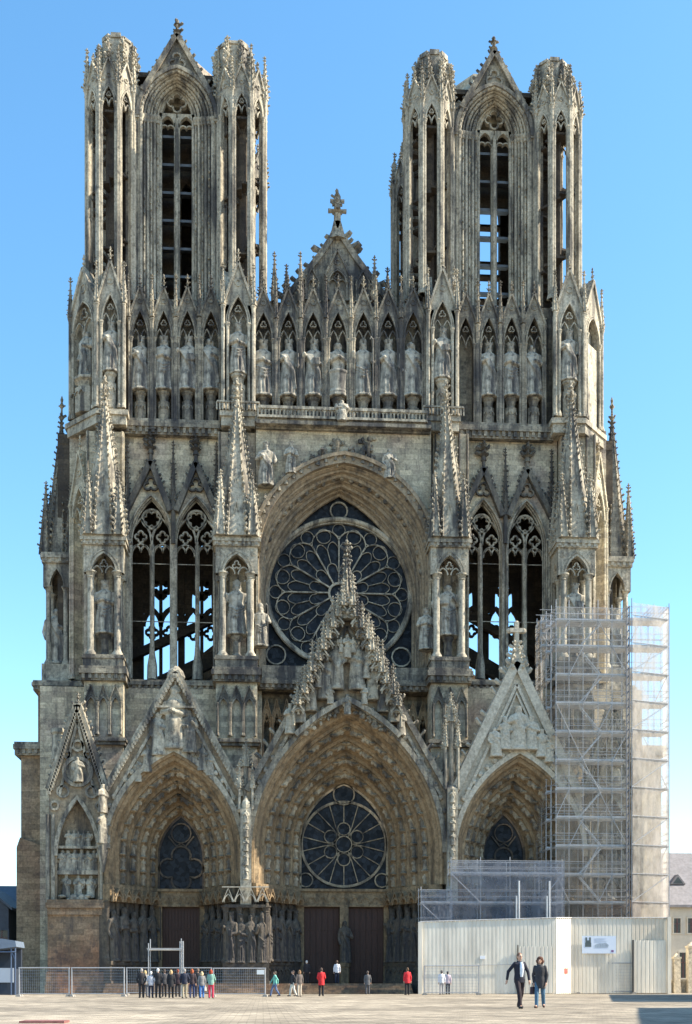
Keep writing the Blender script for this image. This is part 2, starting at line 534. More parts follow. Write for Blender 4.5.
def foil(cx, cz, r, k=4, n=7, a0=0.0):
    d = r * {3: .52, 4: .565, 6: .65}[k]
    q = r - d
    half = PI / k
    t = d * cos(half) + sqrt(max(0.0, q * q - (d * sin(half)) ** 2))
    sw = math.atan2(t * sin(half), t * cos(half) - d)
    P = []
    for i in range(k):
        a = a0 + 2 * PI * i / k
        for j in range(n):
            u = a - sw + 2 * sw * j / (n - 1)
            P.append((cx + d * cos(a) + q * cos(u), cz + d * sin(a) + q * sin(u)))
    return P

# ------------------------------------------------------------------ the cathedral
CATH = thing('cathedral', 'huge twin towered Gothic cathedral of weathered limestone with a rose window and three deep portals', 'cathedral')

def cornice(mb, x0, x1, y0, y1, z, h, out=.35, dent=True):
    """moulded string course, its top at z + h; projects forward from y0"""
    mb.prism([(x0, z), (x1, z), (x1, z + h * .45), (x0, z + h * .45)], y0 - out * .5, y1)
    mb.prism([(x0 - .1, z + h * .45), (x1 + .1, z + h * .45), (x1 + .1, z + h * .8), (x0 - .1, z + h * .8)], y0 - out, y1)
    mb.prism([(x0 - .02, z + h * .8), (x1 + .02, z + h * .8), (x1 + .02, z + h), (x0 - .02, z + h)], y0 - out * .75, y1)
    if dent:
        n = max(2, int((x1 - x0) / .5))
        for i in range(n):
            c = x0 + (x1 - x0) * (i + .5) / n
            mb.box(c - .13, c + .13, y0 - out * .85, y0, z + h * .1, z + h * .43)

def bay(mb, T, W, z0, zs, za, zg, depth=.8, back=True, jamb=.22, cusp=True, crock=4, fin=1.1, zb=None, shaft=.085, q=.15, ped=None, open_head=False):
    """one arched bay with gable: x across, y inward from the face"""
    L = MB()
    h = W / 2
    w = h - jamb
    zb = zb if zb is not None else zs + (za - zs) * .55
    L.wall_arch(-h, h, z0, 0, 0, depth, 0, w, zs, za, 7, top=lambda x: zg - (zg - zb) * abs(x) / h)
    for s in (-1, 1):
        L.col(s * (w + .03), -.03, z0, zs + .05, shaft, 7)
        L.col(s * (h - .05), -.1, z0, zb - .1, shaft * .9, 7)
        L.strip([(s * h, zb), (0, zg)], W * .07, -.16, depth * .4)
        for k in range(crock):
            t = (k + .6) / crock
            L.crocket((s * h * (1 - t), -.08, zb + (zg - zb) * t + .05), (s * .8, 0, .35), q)
    L.strip(arch(0, w - .02, zs, za - .02, 8), .13, -.1, .12)
    L.strip(arch(0, w + .15, zs, za + .16, 8), .1, -.06, .1)
    if cusp:
        hh = za - zs
        for s in (-1, 1):
            L.strip(arch(s * w * .5, w * .48, zs - hh * .12, zs - hh * .12 + max(w * .5, hh * .45), 5), .09, .05, .28)
        L.strip(foil(0, zs + hh * .55, w * .36, 3, 6, PI / 2), .08, .05, .28, True)
        L.strip(circ(0, (zg + za) / 2 - (zg - za) * .12, min(W * .1, (zg - za) * .22), 10), .07, -.07, .05, True)
    if back:
        L.quad((-w - .05, depth, z0), (w + .05, depth, z0), (w + .05, depth, za + .1), (-w - .05, depth, za + .1))
        if open_head: pass
    if ped:
        L.lathe(0, depth * .38, [(w * .72, z0), (w * .72, ped - .9), (w * .5, ped - .8), (w * .62, ped - .35), (w * .8, ped - .2), (w * .8, ped)], 8, rot=PI / 8)
        for a in (-1, 0, 1):
            L.strip(arch(a * w * .4, w * .19, ped - 1.6, ped - 1.3, 4), .05, depth * .38 - w * .74, depth * .38 - w * .6)
    if fin:
        L.finial(0, .05, zg - .1, fin, .17)
    mb.merge(L, T)

def frame_x(px0, px1, Y):
    return face_frame((PX(px0, Y), Y), (PX(px1, Y), Y))

STATUES = []     # (x, y, z, height, kind, heading, label, group)

# ---------------------------------------------------------- buttress piers with niche tabernacles and spires
BUT = [ # front niche block left, right px; upper turret front px; dy shift of the upper stage; spire tip
    dict(a=82, b=125, ua=96.5, ub=124, dy=0, tip=105, cham=-1),
    dict(a=214, b=259, ua=223, ub=253.5, dy=2, tip=237, cham=0),
    dict(a=429.5, b=470, ua=428, ub=457, dy=7, tip=446, cham=0),
    dict(a=557, b=597, ua=555, ub=584, dy=9, tip=571, cham=1)]
NICHE_KIND = ['king', 'bishop', 'angel', 'book']
for i, d in enumerate(BUT):
    Y = 0.0
    a, b, o = d['a'], d['b'], (0, 2, 4, 5)[i]
    mid = (a + b) / 2
    xa, xb = PX(a, Y), PX(b, Y)
    z = lambda py: PZ(py + o * .6, mid, Y)
    pier = MB()
    # body behind the spire and below the niche
    bx0, bx1 = PX(a + 4, 2.4), PX(b - 1, 2.4)
    pier.box(bx0, bx1, 2.4, 6.0, z(1000), z(418))
    pier.box(xa + .15, xb - .15, .1, 2.6, z(1000), z(681))
    P = pier.build('buttress', M['pale'], CATH)
    trim = MB()
    cornice(trim, xa - .1, xb + .1, -.1, 2.6, z(681), z(667) - z(681), .45)
    trim.box(xa + .1, xb - .1, -.25, 2.5, z(667), z(655))
    trim.box(xa + .02, xb - .02, -.34, 2.5, z(659), z(657))
    cornice(trim, xa - .05, xb + .05, -.1, 2.6, z(745), z(738) - z(745), .4, False)
    # blind arcade on the pedestal
    wv = (xb - xa - .5) / 3
    for k in range(3):
        T, W = face_frame((xa + .25 + wv * k, -.12), (xa + .25 + wv * (k + 1), -.12))
        bay(trim, T, W, z(735), z(706), z(697), z(685), .3, True, .12, False, 3, 0, shaft=.07, q=.09)
    for k in range(5):
        x = bx0 + .15 + (bx1 - bx0 - .3) * k / 4
        trim.tube([(x, 2.33, z(655)), (x, 2.33, z(418))], .09, 6)
    tr = trim.build('moulded_arcade', M['grey'], P)
    # tabernacle: four columns, arched head, dark vault behind
    tab = MB()
    cl, cr = xa + (xb - xa) * .19, xa + (xb - xa) * .81
    for x in (cl, cr):
        tab.col(x, .35, z(655), z(570), .27, 12)
        tab.col(x, 2.0, z(655), z(570), .22, 10)
    for T, W in ((face_frame((xa + .12, .05), (xb - .12, .05))),):
        L = MB()
        w = (cr - cl) / 2 - .08
        L.wall_arch(-W / 2, W / 2, z(572), z(545), 0, .6, 0, w, z(572), z(553), 8)
        L.strip(arch(0, w + .04, z(572), z(552), 8), .14, -.1, .1)
        L.strip(arch(0, w + .3, z(572), z(549), 8), .1, -.06, .1)
        for s in (-1, 1):
            L.strip(arch(s * w * .55, w * .42, z(572), z(565), 5), .1, .12, .4)
            L.strip(foil(s * (W / 2 - .35), z(552), .24, 3, 5, PI / 2), .06, -.05, .1, True)
        L.strip(foil(0, z(563), w * .34, 3, 6, PI / 2), .09, .12, .4, True)
        tab.merge(L, T)
    # side heads
    for sx in (-1, 1):
        x = xa + .12 if sx < 0 else xb - .12
        T, W = face_frame((x, 2.5), (x, .12)) if sx < 0 else face_frame((x, .12), (x, 2.5))
        L = MB(); w = W / 2 - .45
        L.wall_arch(-W / 2, W / 2, z(572), z(545), 0.01, .4, 0, w, z(572), z(556), 6)
        tab.merge(L, T)
    tab.box(xa + .2, xb - .2, .1, 2.4, z(545.5), z(544.6))
    cornice(tab, xa - .05, xb + .05, 0, 2.6, z(545), z(536) - z(545), .3)
    n = tab.build('niche', M['shaft'], P, 40)
    # spire with four corner pinnacles
    sp = MB()
    cx, cy = (xa + xb) / 2, 1.15
    r = (xb - xa) / 2 * .84
    tipx = PX(d['tip'], 1.2)
    hs = PZ(398 + o, d['tip'], 1.2) - z(536)
    S = MB()
    S.spire(0, 0, 0, hs, r * 1.2, 8, 24, .32, PI / 8)
    S.finial(0, 0, hs * .985, 2.1, .34)
    for s1 in (-1, 1):
        for s2 in (-1, 1):
            S.spire(s1 * r * .84, s2 * r * .84, 0, hs * .42, r * .4, 6, 11, .25, 0)
    S.strip([(-r * .34, hs * .04), (0, hs * .24), (r * .34, hs * .04)], .12, -r * .98, -r * .6)
    S.strip([(-r * .2, hs * .3), (0, hs * .42), (r * .2, hs * .3)], .1, -r * .75, -r * .4)
    sh = Matrix(((1, 0, (tipx - cx) / hs, cx), (0, 1, 0, cy), (0, 0, 1, z(536)), (0, 0, 0, 1)))
    sp.merge(S, sh)
    sp.build('spire', M['carved'], P)
    st = MB()
    sx_ = (cl + cr) / 2
    st.lathe(sx_, 1.0, [(.5, z(655)), (.5, z(652)), (.33, z(650)), (.33, z(637)), (.5, z(634)), (.58, z(631))], 8, rot=PI / 8)
    st.build('pedestal', M['grey'], P)
    wh = ('left of the left tower windows, holding folded arms', 'between the left tower windows and the rose window',
          'between the rose window and the right tower windows', 'in the niche just above the scaffolding')[i]
    lab = ('large robed stone statue in the columned niche at the far left, under a crocketed spire',
           'large bishop like stone statue in the columned niche just left of the rose window',
           'large winged stone statue in the columned niche just right of the rose window',
           'large stone statue in the columned niche directly above the scaffolding')[i]
    STATUES.append((sx_, 1.0, z(631), z(577) - z(631), ['folded', 'bishop', 'angel', 'book'][i], 0, lab, 'statues in the buttress niches'))
    # ---- upper turret above the string course
    up = MB()
    Yu = 2.0
    dy = d['dy']
    zz = lambda py: PZ(py + dy, (d['ua'] + d['ub']) / 2, Yu)
    p0, p1 = (PX(d['ua'], Yu), Yu), (PX(d['ub'], Yu), Yu)
    faces = [(p0, p1, True)]
    body = [p0, p1]
    if d['cham'] < 0:
        q = (PX(70.5, 4.6), 4.6)
        faces.append((q, p0, True))
        body = [q, p0, p1, (p1[0], 6.2), (q[0], 6.2)]
    elif d['cham'] > 0:
        q = (PX(601.5, 4.6), 4.6)
        faces.append((p1, q, False))
        body = [p0, p1, q, (q[0], 6.2), (p0[0], 6.2)]
    else:
        body = [p0, p1, (p1[0], 6.2), (p0[0], 6.2)]
    ins = []
    c = Vector((sum(p[0] for p in body) / len(body), sum(p[1] for p in body) / len(body)))
    for p in body:
        v = Vector(p); ins.append(tuple(v + (c - v).normalized() * 1.05))
    up.plan(ins, zz(424), zz(285))
    big = [tuple(Vector(p) + (Vector(p) - c).normalized() * .28) for p in body]
    up.plan(big, zz(425), zz(416))
    big2 = [tuple(Vector(p) + (Vector(p) - c).normalized() * .5) for p in body]
    up.plan(big2, zz(416), zz(411))
    up.plan(body, zz(411), zz(408))
    for fi, (f0, f1, st_) in enumerate(faces):
        T, W = face_frame(f0, f1)
        if st_:
            bay(up, T, W, zz(408), zz(322), zz(294), zz(260), .95, True, .42, True, 6, 1.3, zb=zz(303), shaft=.13, q=.16, ped=zz(372))
            pt = T @ Vector((0, .36, 0))
            lab = (('stone king statue on the front of the far left corner turret, under a gabled canopy', 'weathered stone statue on the angled side of the far left corner turret'),
                   ('tall flat robed stone statue on the turret between the left tower and the seven kings',),
                   ('stone statue on the turret between the seven kings and the right tower',),
                   ('stone statue on the turret at the right tower outer corner',))[i][fi]
            STATUES.append((pt.x, pt.y, zz(371.5), zz(320) - zz(371.5), (('king', 'young'), ('folded',), ('book',), ('king',))[i][fi], math.atan2(T[1][0], T[0][0]), lab, 'statues on the gallery turrets'))
        else:
            bay(up, T, W, zz(408), zz(322), zz(300), zz(262), .95, True, .5, False, 6, 1.3, zb=zz(303), shaft=.13, q=.16)
            L = MB(); L.quad((-W / 2 + .5, .12, zz(408)), (W / 2 - .5, .12, zz(408)), (W / 2 - .5, .12, zz(328)), (-W / 2 + .5, .12, zz(328)))
            up.merge(L, T)
    if d['cham'] == 0:   # flank faces
        T, W = face_frame(p1, (p1[0], 4.4)); bay(up, T, W, zz(408), zz(322), zz(294), zz(262), .5, True, .5, True, 5, 1.2, zb=zz(303))
        T, W = face_frame((p0[0], 4.4), p0); bay(up, T, W, zz(408), zz(322), zz(294), zz(262), .5, True, .5, True, 5, 1.2, zb=zz(303))
    for p in body[:3] + ([body[3]] if d['cham'] else []):
        up.spire(p[0], p[1] - .05, zz(303), zz(268) - zz(303), .24, 6, 7, .14, 0)
        up.tube([(p[0], p[1] - .03, zz(408)), (p[0], p[1] - .03, zz(303))], .17, 8)
    U = up.build('niche_turret', M['shaft'], CATH)
    if d['cham'] == 0:   # little railings round the two middle turrets
        rl = MB()
        x0, x1 = p0[0] - .5, p1[0] + .5
        rl.strip([(x0, zz(403)), (x1, zz(403))], .14, Yu - .62, Yu - .42)
        for k in range(15):
            x = x0 + (x1 - x0) * k / 14
            rl.box(x - .05, x + .05, Yu - .57, Yu - .47, zz(411), zz(403))
        rl.build('railing', M['shaft'], U)

# side buttress tabernacles seen beyond the outer corners
for s, a, b, tip, o in ((-1, 43, 70, 61.5, 0), (1, 604, 631, 612, 4)):
    Y = 4.2
    xa, xb = PX(a, Y), PX(b, Y)
    z = lambda py: PZ(py + o, (a + b) / 2, Y)
    pr = MB()
    inner = (xb, PX(82, Y)) if s < 0 else (PX(590, Y), xa)
    pr.box(inner[0] - .1, inner[1] + .3, 4.6, 9, z(1000), z(425))
    pr.box(xa - .1, xb + .1, 4.4, 9, z(1000), z(690))
    pr.box(xa, xb, 7.2, 9, z(690), z(560))
    P = pr.build('buttress', M['pale'], CATH)
    tb = MB()
    cornice(tb, xa - .8, xb + .3, 4.2, 8, z(691), z(682) - z(691), .4)
    tb.box(xa - .1, xb + .1, 4.1, 7.6, z(682), z(664))
    for x in (xa + .4, xb - .4):
        tb.col(x, 4.6, z(664), z(585), .22, 10)
        tb.col(x, 6.8, z(664), z(585), .22, 10)
    L = MB(); W = xb - xa
    L.wall_arch(-W / 2, W / 2, z(587), z(563), 0, .5, 0, W / 2 - .55, z(587), z(569), 7)
    L.strip(arch(0, W / 2 - .5, z(587), z(568), 7), .12, -.08, .1)
    tb.merge(L, face_frame((xa, 4.25), (xb, 4.25))[0])
    for sx in (-1, 1):
        x = xa if sx < 0 else xb
        T, W2 = face_frame((x, 7.15), (x, 4.32)) if sx < 0 else face_frame((x, 4.32), (x, 7.15))
        L = MB(); L.wall_arch(-W2 / 2, W2 / 2, z(587), z(563), .01, .4, 0, W2 / 2 - .6, z(587), z(570), 6)
        tb.merge(L, T)
    cornice(tb, xa - .1, xb + .1, 4.2, 7.4, z(563), z(553) - z(563), .3)
    tb.build('niche', M['shaft'], P, 40)
    S = MB()
    hs = PZ(425, tip, 5.7) - z(553)
    r = (xb - xa) / 2 * 1.16
    S.spire(0, 0, 0, hs, r, 8, 20, .27, PI / 8)
    S.finial(0, 0, hs * .97, 2.9, .3)
    for s1 in (-1, 1):
        for s2 in (-1, 1):
            S.spire(s1 * r * .8, s2 * r * .8, 0, hs * .5, r * .36, 6, 12, .22, 0)
    cx = (xa + xb) / 2
    sp = MB(); sp.merge(S, Matrix(((1, 0, (PX(tip, 5.7) - cx) / hs, cx), (0, 1, 0, 5.7), (0, 0, 1, z(553)), (0, 0, 0, 1))))
    sp.build('spire', M['grey'], P)
    # narrow gabled window on the canted wall between the two tabernacles
    cw = MB()
    pa, pb = ((PX(71, 4), 4.0), (PX(88, 2.2), 2.2)) if s < 0 else ((PX(592, 2.2), 2.2), (PX(606, 4), 4.0))
    T, W = face_frame(pa, pb)
    bay(cw, T, W, z(680), z(520), z(492), z(455), 1.5, True, .35, True, 9, 1.4, zb=z(505), shaft=.13, q=.2)
    L = MB(); L.quad((-W / 2, .9, z(690)), (W / 2, .9, z(690)), (W / 2, .9, z(420)), (-W / 2, .9, z(420)))
    cw.merge(L, T)
    cw.build('canted_window', M['pale'], P)
    STATUES.append((cx, 5.3, z(662), z(603) - z(662), 'young' if s < 0 else 'king', 0,
                    'slim stone statue in the openwork niche at the left edge of the building' if s < 0 else 'stone statue in the small niche behind the scaffold top at the right edge', 'statues in the buttress niches'))

# ---------------------------------------------------------- tower window stage
STAGE = [dict(x0=125, x1=219, c=(151, 196), w=21.8, mul=(151.5, 197), o=0, in_=(58, 262)),
         dict(x0=459, x1=553, c=(483, 526.5), w=20.3, mul=(481.5, 526), o=7, in_=(440, 612))]
for si, d in enumerate(STAGE):
    Y = 3.4
    o = d['o']
    z = lambda py: PZ(py, (d['x0'] + d['x1']) / 2, Y)
    f = MB(); g = MB(); t = MB()
    bnd = [PX(d['x0'] - 4, Y), PX(sum(d['c']) / 2, Y), PX(d['x1'] + 4, Y)]
    wl = MB()
    for k in range(2):
        cx = PX(d['c'][k], Y); w = PM(d['w'] - .2, Y)
        zs, za, zb = z(543 + o * .4), z(496 + o * .6), z(678)
        wl.wall_arch(bnd[k], bnd[k + 1], zb, z(430), Y, Y + 1.3, cx, w, zs, za, 10)
        # moulded jambs
        for q in range(3):
            L = outline(cx, w + .04 - .1 * q, zb, zs, za - .1 * q, 9)
            t.tube([(x, Y - .14 + .3 * q, zz_) for x, zz_ in L], .085, 6)
        # tracery: two lights, two foils, one large ring
        y0, y1 = Y + .55, Y + .85
        mw = PX(d['mul'][k], Y)
        t.strip([(mw, zb), (mw, zs)], .36, y0 - .1, y1 + .1)
        t.tube([(mw, y0 - .12, zb), (mw, y0 - .12, zs + .3)], .12, 7)
        for s in (-1, 1):
            c2 = cx + s * w * .5
            t.strip(arch(c2, w * .49, zs + .2, z(517 + o * .5), 8), .17, y0, y1)
            t.strip(foil(c2, z(535 + o * .5), w * .27, 4, 6), .14, y0, y1, True)
            t.strip(arch(c2 - w * .2, w * .2, zs - .6, zs - .05, 4), .12, y0, y1)
            t.strip(arch(c2 + w * .2, w * .2, zs - .6, zs - .05, 4), .12, y0, y1)
            t.strip(arch(c2, w * .42, zs - .9, zs + .1, 5), .12, y0, y1)
            t.box(c2 - w * .48, c2 + w * .48, Y + .66, Y + .72, z(620), z(619.2))
            t.box(c2 - w * .48, c2 + w * .48, Y + .66, Y + .72, z(562), z(561.2))
        t.strip(circ(cx, z(517 + o * .6), w * .44, 20), .17, y0, y1, True)
        t.strip(foil(cx, z(517 + o * .6), w * .38, 6, 5), .09, y0 + .05, y1 - .05, True)
        t.lathe(mw, y0 + .1, [(.45, zb), (.42, zb + 1.2), (.25, zb + 2.2), (.2, zb + 3)], 8)
        # straight gable with crockets over the window
        ga, gb = z(464 + o), z(513 + o * .7)
        for s in (-1, 1):
            e = bnd[1] + (.25 if k else -.25) if (s > 0) != (k == 1) else (bnd[0] + .5 if k == 0 else bnd[2] - .5)
            g.strip([(e, gb), (cx, ga)], .46, Y - .6, Y + .02)
            for j in range(11):
                u = (j + .5) / 11
                g.crocket((e + (cx - e) * u, Y - .3, gb + (ga - gb) * u + .12), (s, 0, .4), .3)
        g.strip(foil(cx, z(486 + o * .8), .62, 3, 7, PI / 2), .14, Y - .3, Y + .02, True)
        g.tube([(cx, Y - .3, ga - .2), (cx, Y - .3, z(447 + o))], .17, 6)
        g.finial(cx, Y - .3, z(456 + o), 1.5, .55)
        g.finial(cx, Y - .3, z(448 + o), 1.0, .4)
    for k in range(3):
        x = bnd[k] + (.55, 0, -.55)[k]
        g.spire(x, Y - .3, z(510 + o), z(448 + o) - z(510 + o), .22, 6, 12, .2, 0)
        g.tube([(x, Y - .3, z(545)), (x, Y - .3, z(510 + o))], .2, 7)
    # one tall pier shaft between the windows, down to the sill
    for dx in (-.17, .17):
        t.tube([(bnd[1] + dx, Y - .12, z(678)), (bnd[1] + dx, Y - .12, z(540))], .14, 7)
    for k, x in ((0, bnd[0] + .5), (1, bnd[2] - .5)):
        for dx in (-.22, .0, .22):
            t.tube([(x + dx, Y - .1, z(678)), (x + dx, Y - .1, z(540))], .14, 7)
    W_ = wl.build('tower_wall', M['pale'], CATH)
    t.build('window_tracery', M['shaft'], W_, 40)
    g.build('window_gable', M['sooty'], W_)
    # rest of the storey: rear wall with the same two openings, flanks, floor, vault
    x0, x1 = PX(d['in_'][0], 5), PX(d['in_'][1], 5)
    r = MB(); rt = MB()
    YR = 13.0
    xm = bnd[1]
    for k in range(2):
        cx = PX(d['c'][k], Y); w = PM(d['w'] - 3, Y); zs, za = z(543), z(500)
        r.wall_arch((x0, xm)[k], (xm, x1)[k], z(690), z(430), YR, YR + 1, cx, w, zs, za, 8)
        rt.strip([(cx, z(690)), (cx, zs)], .3, YR + .2, YR + .6)
        for s in (-1, 1):
            rt.strip(arch(cx + s * w * .5, w * .5, zs - 4.2, zs - 2.6, 6), .4, YR + .2, YR + .6)
            rt.strip(foil(cx + s * w * .5, zs - 4.8, w * .36, 4, 6), .2, YR + .2, YR + .6, True)
        rt.strip(foil(cx, zs - .6, w * .55, 4, 6), .5, YR + .2, YR + .6, True)
        rt.wall_arch(cx - w, cx + w, zs - 3.0, zs + 3.2, YR + .25, YR + .55, cx, w * .56, zs - 1.6, zs + .4, 6)
    r.box(x0, x0 + 1, 4.8, YR, z(690), z(430)); r.box(x1 - 1, x1, 4.8, YR, z(690), z(430))
    r.box(x0 + .02, x1 - .02, 4.75, YR + .8, z(690), z(681)); r.box(x0 + .02, x1 - .02, 4.75, YR + .8, z(440), z(431))
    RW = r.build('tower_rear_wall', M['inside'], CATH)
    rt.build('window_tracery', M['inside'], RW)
    tf = MB()  # added dark sloping bars, standing in for the flying buttress slope
    for q in range(3):
        a_, b_ = (x0 + 1, x1 - 1)
        zz0_, zz1_ = z(700 - 22 * q), z(612 - 22 * q)
        if si: zz0_, zz1_ = zz1_, zz0_
        if q in (0, 2): tf.strip([(a_, zz0_), (b_, zz1_)], .7 if q else 1.3, YR - 1.4, YR - .6)
    tf.build('added_slope_bars', M['inside'], RW)

# flying buttresses over the aisles, seen through the tower windows
for s in (-1, 1):
    for yy in (19, 26, 33):
        fb = MB()
        fb.prism([(s * 21, 24), (s * 21, 26.5), (s * 8, 37), (s * 8, 34)], yy, yy + 1.2)
        fb.box(s * 22 - 1.2, s * 22 + 1.2, yy - .6, yy + 2, 0, 30)
        fb.build('flying_buttress', M['side'], CATH)
    fb = MB(); fb.prism([(s * 23, 22), (s * 8, 29), (s * 8, 22)], 14.5, 90)
    fb.build('aisle_roof', M['lead'], CATH)
nv = MB(); nv.box(-7.6, 7.6, 6, 95, 0, 42); nv.box(-22, 22, 14.2, 95, 0, 22)
NV = nv.build('nave_wall', M['side'], CATH)
rf = MB(); rf.prism([(-7.9, 42), (7.9, 42), (0, 56)], 6, 95); rf.build('roof', M['lead'], NV)

# string courses of the front
for x0, x1, Y, ya, yb in ((125, 217, 2.6, 691, 681), (459, 556, 2.6, 691, 681), (258, 431, 1.8, 691, 680), (125, 219, 3.0, 436, 421), (458, 553, 3.0, 440, 425), (256, 430, 1.7, 432, 420)):
    mx = (x0 + x1) / 2
    zb, zt = PZ(ya, mx, Y), PZ(yb, mx, Y)
    cn = MB()
    cornice(cn, PX(x0, Y), PX(x1, Y), Y, Y + 2.4, zb, zt - zb, .5)
    cn.build('cornice', M['grey'], CATH)

# plain walls behind the portal gables, stepped flanks
for x0, x1 in ((40, 262), (428, 640)):
    lw = MB(); lw.box(PX(x0, 2.2), PX(x1, 2.2), 2.2, 4.7, 0, PZ(688, (x0 + x1) / 2, 2.2))
    lw.build('front_wall', M['pale'], CATH)
lf = MB()
zf = lambda py: PZ(py, 40, 3.0)
lf.box(PX(21, 3), PX(60, 3), 3.0, 13, 0, zf(756))
lf.prism([(PX(16.5, 2.6), 0), (PX(52, 2.6), 0), (PX(52, 2.6), zf(850)), (PX(20, 2.6), zf(838)), (PX(16.5, 2.6), zf(848))], 2.6, 13.4)
lf.box(PX(38, 3.2), PX(82, 3.2), 3.2, 13, zf(756), zf(688))
LF = lf.build('flank_buttress', M['side'], CATH)
lc = MB()
cornice(lc, PX(15, 2.8), PX(52, 2.8), 2.8, 13.2, zf(756), zf(743) - zf(756), .4)
cornice(lc, PX(34, 3), PX(84, 3), 3.0, 13.2, zf(691), zf(681) - zf(691), .4)
lc.build('cornice', M['grey'], LF)
rfk = MB()
zf2 = lambda py: PZ(py, 620, 3.0)
rfk.box(PX(592, 3), PX(661, 3), 3.0, 13, 0, zf2(756)); rfk.box(PX(592, 3.2), PX(642, 3.2), 3.2, 13, zf2(756), zf2(690))
cornice(rfk, PX(592, 2.8), PX(665, 2.8), 2.8, 13.2, zf2(756), zf2(746) - zf2(756), .4)
rfk.build('flank_buttress', M['pale'], CATH)

# ---------------------------------------------------------- rose storey
Yw = 1.8
z = lambda py: PZ(py, 344, Yw)
cx = PX(344, Yw); w = PM(85.5, Yw)
ro = MB()
ro.wall_arch(PX(256, Yw), PX(431, Yw), z(680), z(428), Yw, Yw + 1.2, cx, w, z(560), z(466), 14)
ROSE = ro.build('rose_wall', M['pale'], CATH)
am = MB()
Yr = 4.8
zr = lambda py: PZ(py, 339, Yr)
crx = PX(339, Yr)
def loft(mb, A, ya, B, yb):
    for i in range(len(A) - 1):
        mb.quad((A[i][0], ya, A[i][1]), (A[i + 1][0], ya, A[i + 1][1]), (B[i + 1][0], yb, B[i + 1][1]), (B[i][0], yb, B[i][1]))
A = outline(cx, w, z(680), z(560), z(466), 14); B = outline(crx, PM(75, Yr), zr(676), zr(612), zr(495), 14)
def lerp_line(t): return [(a[0] * (1 - t) + b[0] * t, a[1] * (1 - t) + b[1] * t) for a, b in zip(A, B)]
N_ = 6
prev, py_ = A, Yw
for k in range(1, N_ + 1):
    t = k / N_
    C = lerp_line(t)
    yk = Yw + (Yr - Yw) * t
    mid = lerp_line((k - .45) / N_)
    ym = Yw + (Yr - Yw) * ((k - .7) / N_)
    loft(am, prev, py_, mid, ym); loft(am, mid, ym, C, yk)
    am.tube([(x, yk - .08, zz_) for x, zz_ in C], .13 if k % 2 else .2, 6)
    prev, py_ = C, yk
am.strip(arch(cx, w + .3, z(560), z(461), 14), .7, Yw - .55, Yw + .05)
am.strip(arch(cx, w + .62, z(560), z(456.5), 14), .3, Yw - .75, Yw + .05)
am.build('rose_arch', M['warmpale'], ROSE, 40)
av = MB()
AO = arch(cx, w + .45, z(560), z(459), 16)
for i, (x, zz_) in enumerate(AO[1:-1]):
    figure(av, rnd.choice(['folded', 'young', 'tub']), (x, Yw - .55, zz_ - .25), rnd.uniform(.6, 1.05), rnd.uniform(-.6, .6), 1.3, rnd.uniform(-.3, .3))
for px, py, h in ((303, 476, 15), (313, 468, 13), (324, 461, 14), (334, 459, 12), (353, 459, 13), (362, 461, 15), (373, 466, 13), (383, 473, 14), (276, 500, 14), (408, 500, 14)):
    figure(av, rnd.choice(['folded', 'young', 'book', 'angel']), (PX(px, 1.5), 1.45, z(py)), PM(h, 1.5), rnd.uniform(-.8, .8), 1.2, rnd.uniform(-.25, .25))
C = lerp_line(.4)
for i in range(4, len(C) - 4):
    x, zz_ = C[i]
    ball(av, (x, Yw + 1.1, zz_), (rnd.uniform(.2, .32), .3, rnd.uniform(.2, .32)), 7, 5)
av.build('arch_carving', M['grey'], ROSE)
# glass and tracery
gl = MB()
GL = outline(crx, PM(75, Yr) + .1, zr(678), zr(612), zr(494), 14)
gl.add([(x, Yr + .35, zz_) for x, zz_ in GL], [tuple(range(len(GL)))])
ccz = zr(592.5)
gl.build('glass', M['glass'], ROSE)
tr = MB()
Rr = PM(73.2, Yr)
y0, y1 = Yr + .12, Yr + .3
tr.tube([(x, Yr - .05, zz_) for x, zz_ in circ(crx, ccz, Rr, 64)], .2, 8, True)
tr.strip(circ(crx, ccz, Rr - .24, 64), .14, y0 - .1, y1, True)
tr.strip(circ(crx, ccz, Rr * .135, 20), .2, y0, y1, True)
pol = lambda r, a: (crx + r * cos(a), ccz + r * sin(a))
for k in range(12):
    a = 2 * PI * k / 12
    h = PI / 12
    tr.strip([pol(Rr * .14, a), pol(Rr * .70, a)], .12, y0 - .05, y1)
    m = a + h
    # petal head: round arch joining neighbouring spokes
    ra = Rr * .72 * sin(h) ; rc = Rr * .71 * cos(h)
    tr.strip([pol(Rr * .70, a)] + [(pol(rc, m)[0] + ra * 1.02 * cos(m + PI / 2 - PI * j / 12), pol(rc, m)[1] + ra * 1.02 * sin(m + PI / 2 - PI * j / 12)) for j in range(12, -1, -1)] + [pol(Rr * .70, a + 2 * h)], .075, y0, y1)
    c = pol(Rr * .80, m)
    tr.strip(circ(c[0], c[1], Rr * .098, 14), .045, y0 + .03, y1, True)
    # split petal: mid bar, two pointed lights, low round arch
    tr.strip([pol(Rr * .42, m), pol(Rr * .62, m)], .06, y0 + .03, y1)
    for s in (-1, 1):
        e = m + s * h * .5
        P = []
        for j in range(9):
            u = -1 + 2 * j / 8
            P.append(pol(Rr * (.62 + .085 * (1 - u * u)), e + u * h * .46))
        tr.strip(P, .045, y0 + .03, y1)
    P = []
    for j in range(11):
        u = -1 + 2 * j / 10
        P.append(pol(Rr * (.30 + .115 * sqrt(max(0, 1 - u * u))), m + u * h * .84))
    tr.strip(P, .055, y0 + .03, y1)
    # small ring between the petals, under the rim
    c = pol(Rr * .865, a)
    tr.strip(circ(c[0], c[1], Rr * .088, 12), .045, y0 + .03, y1, True)
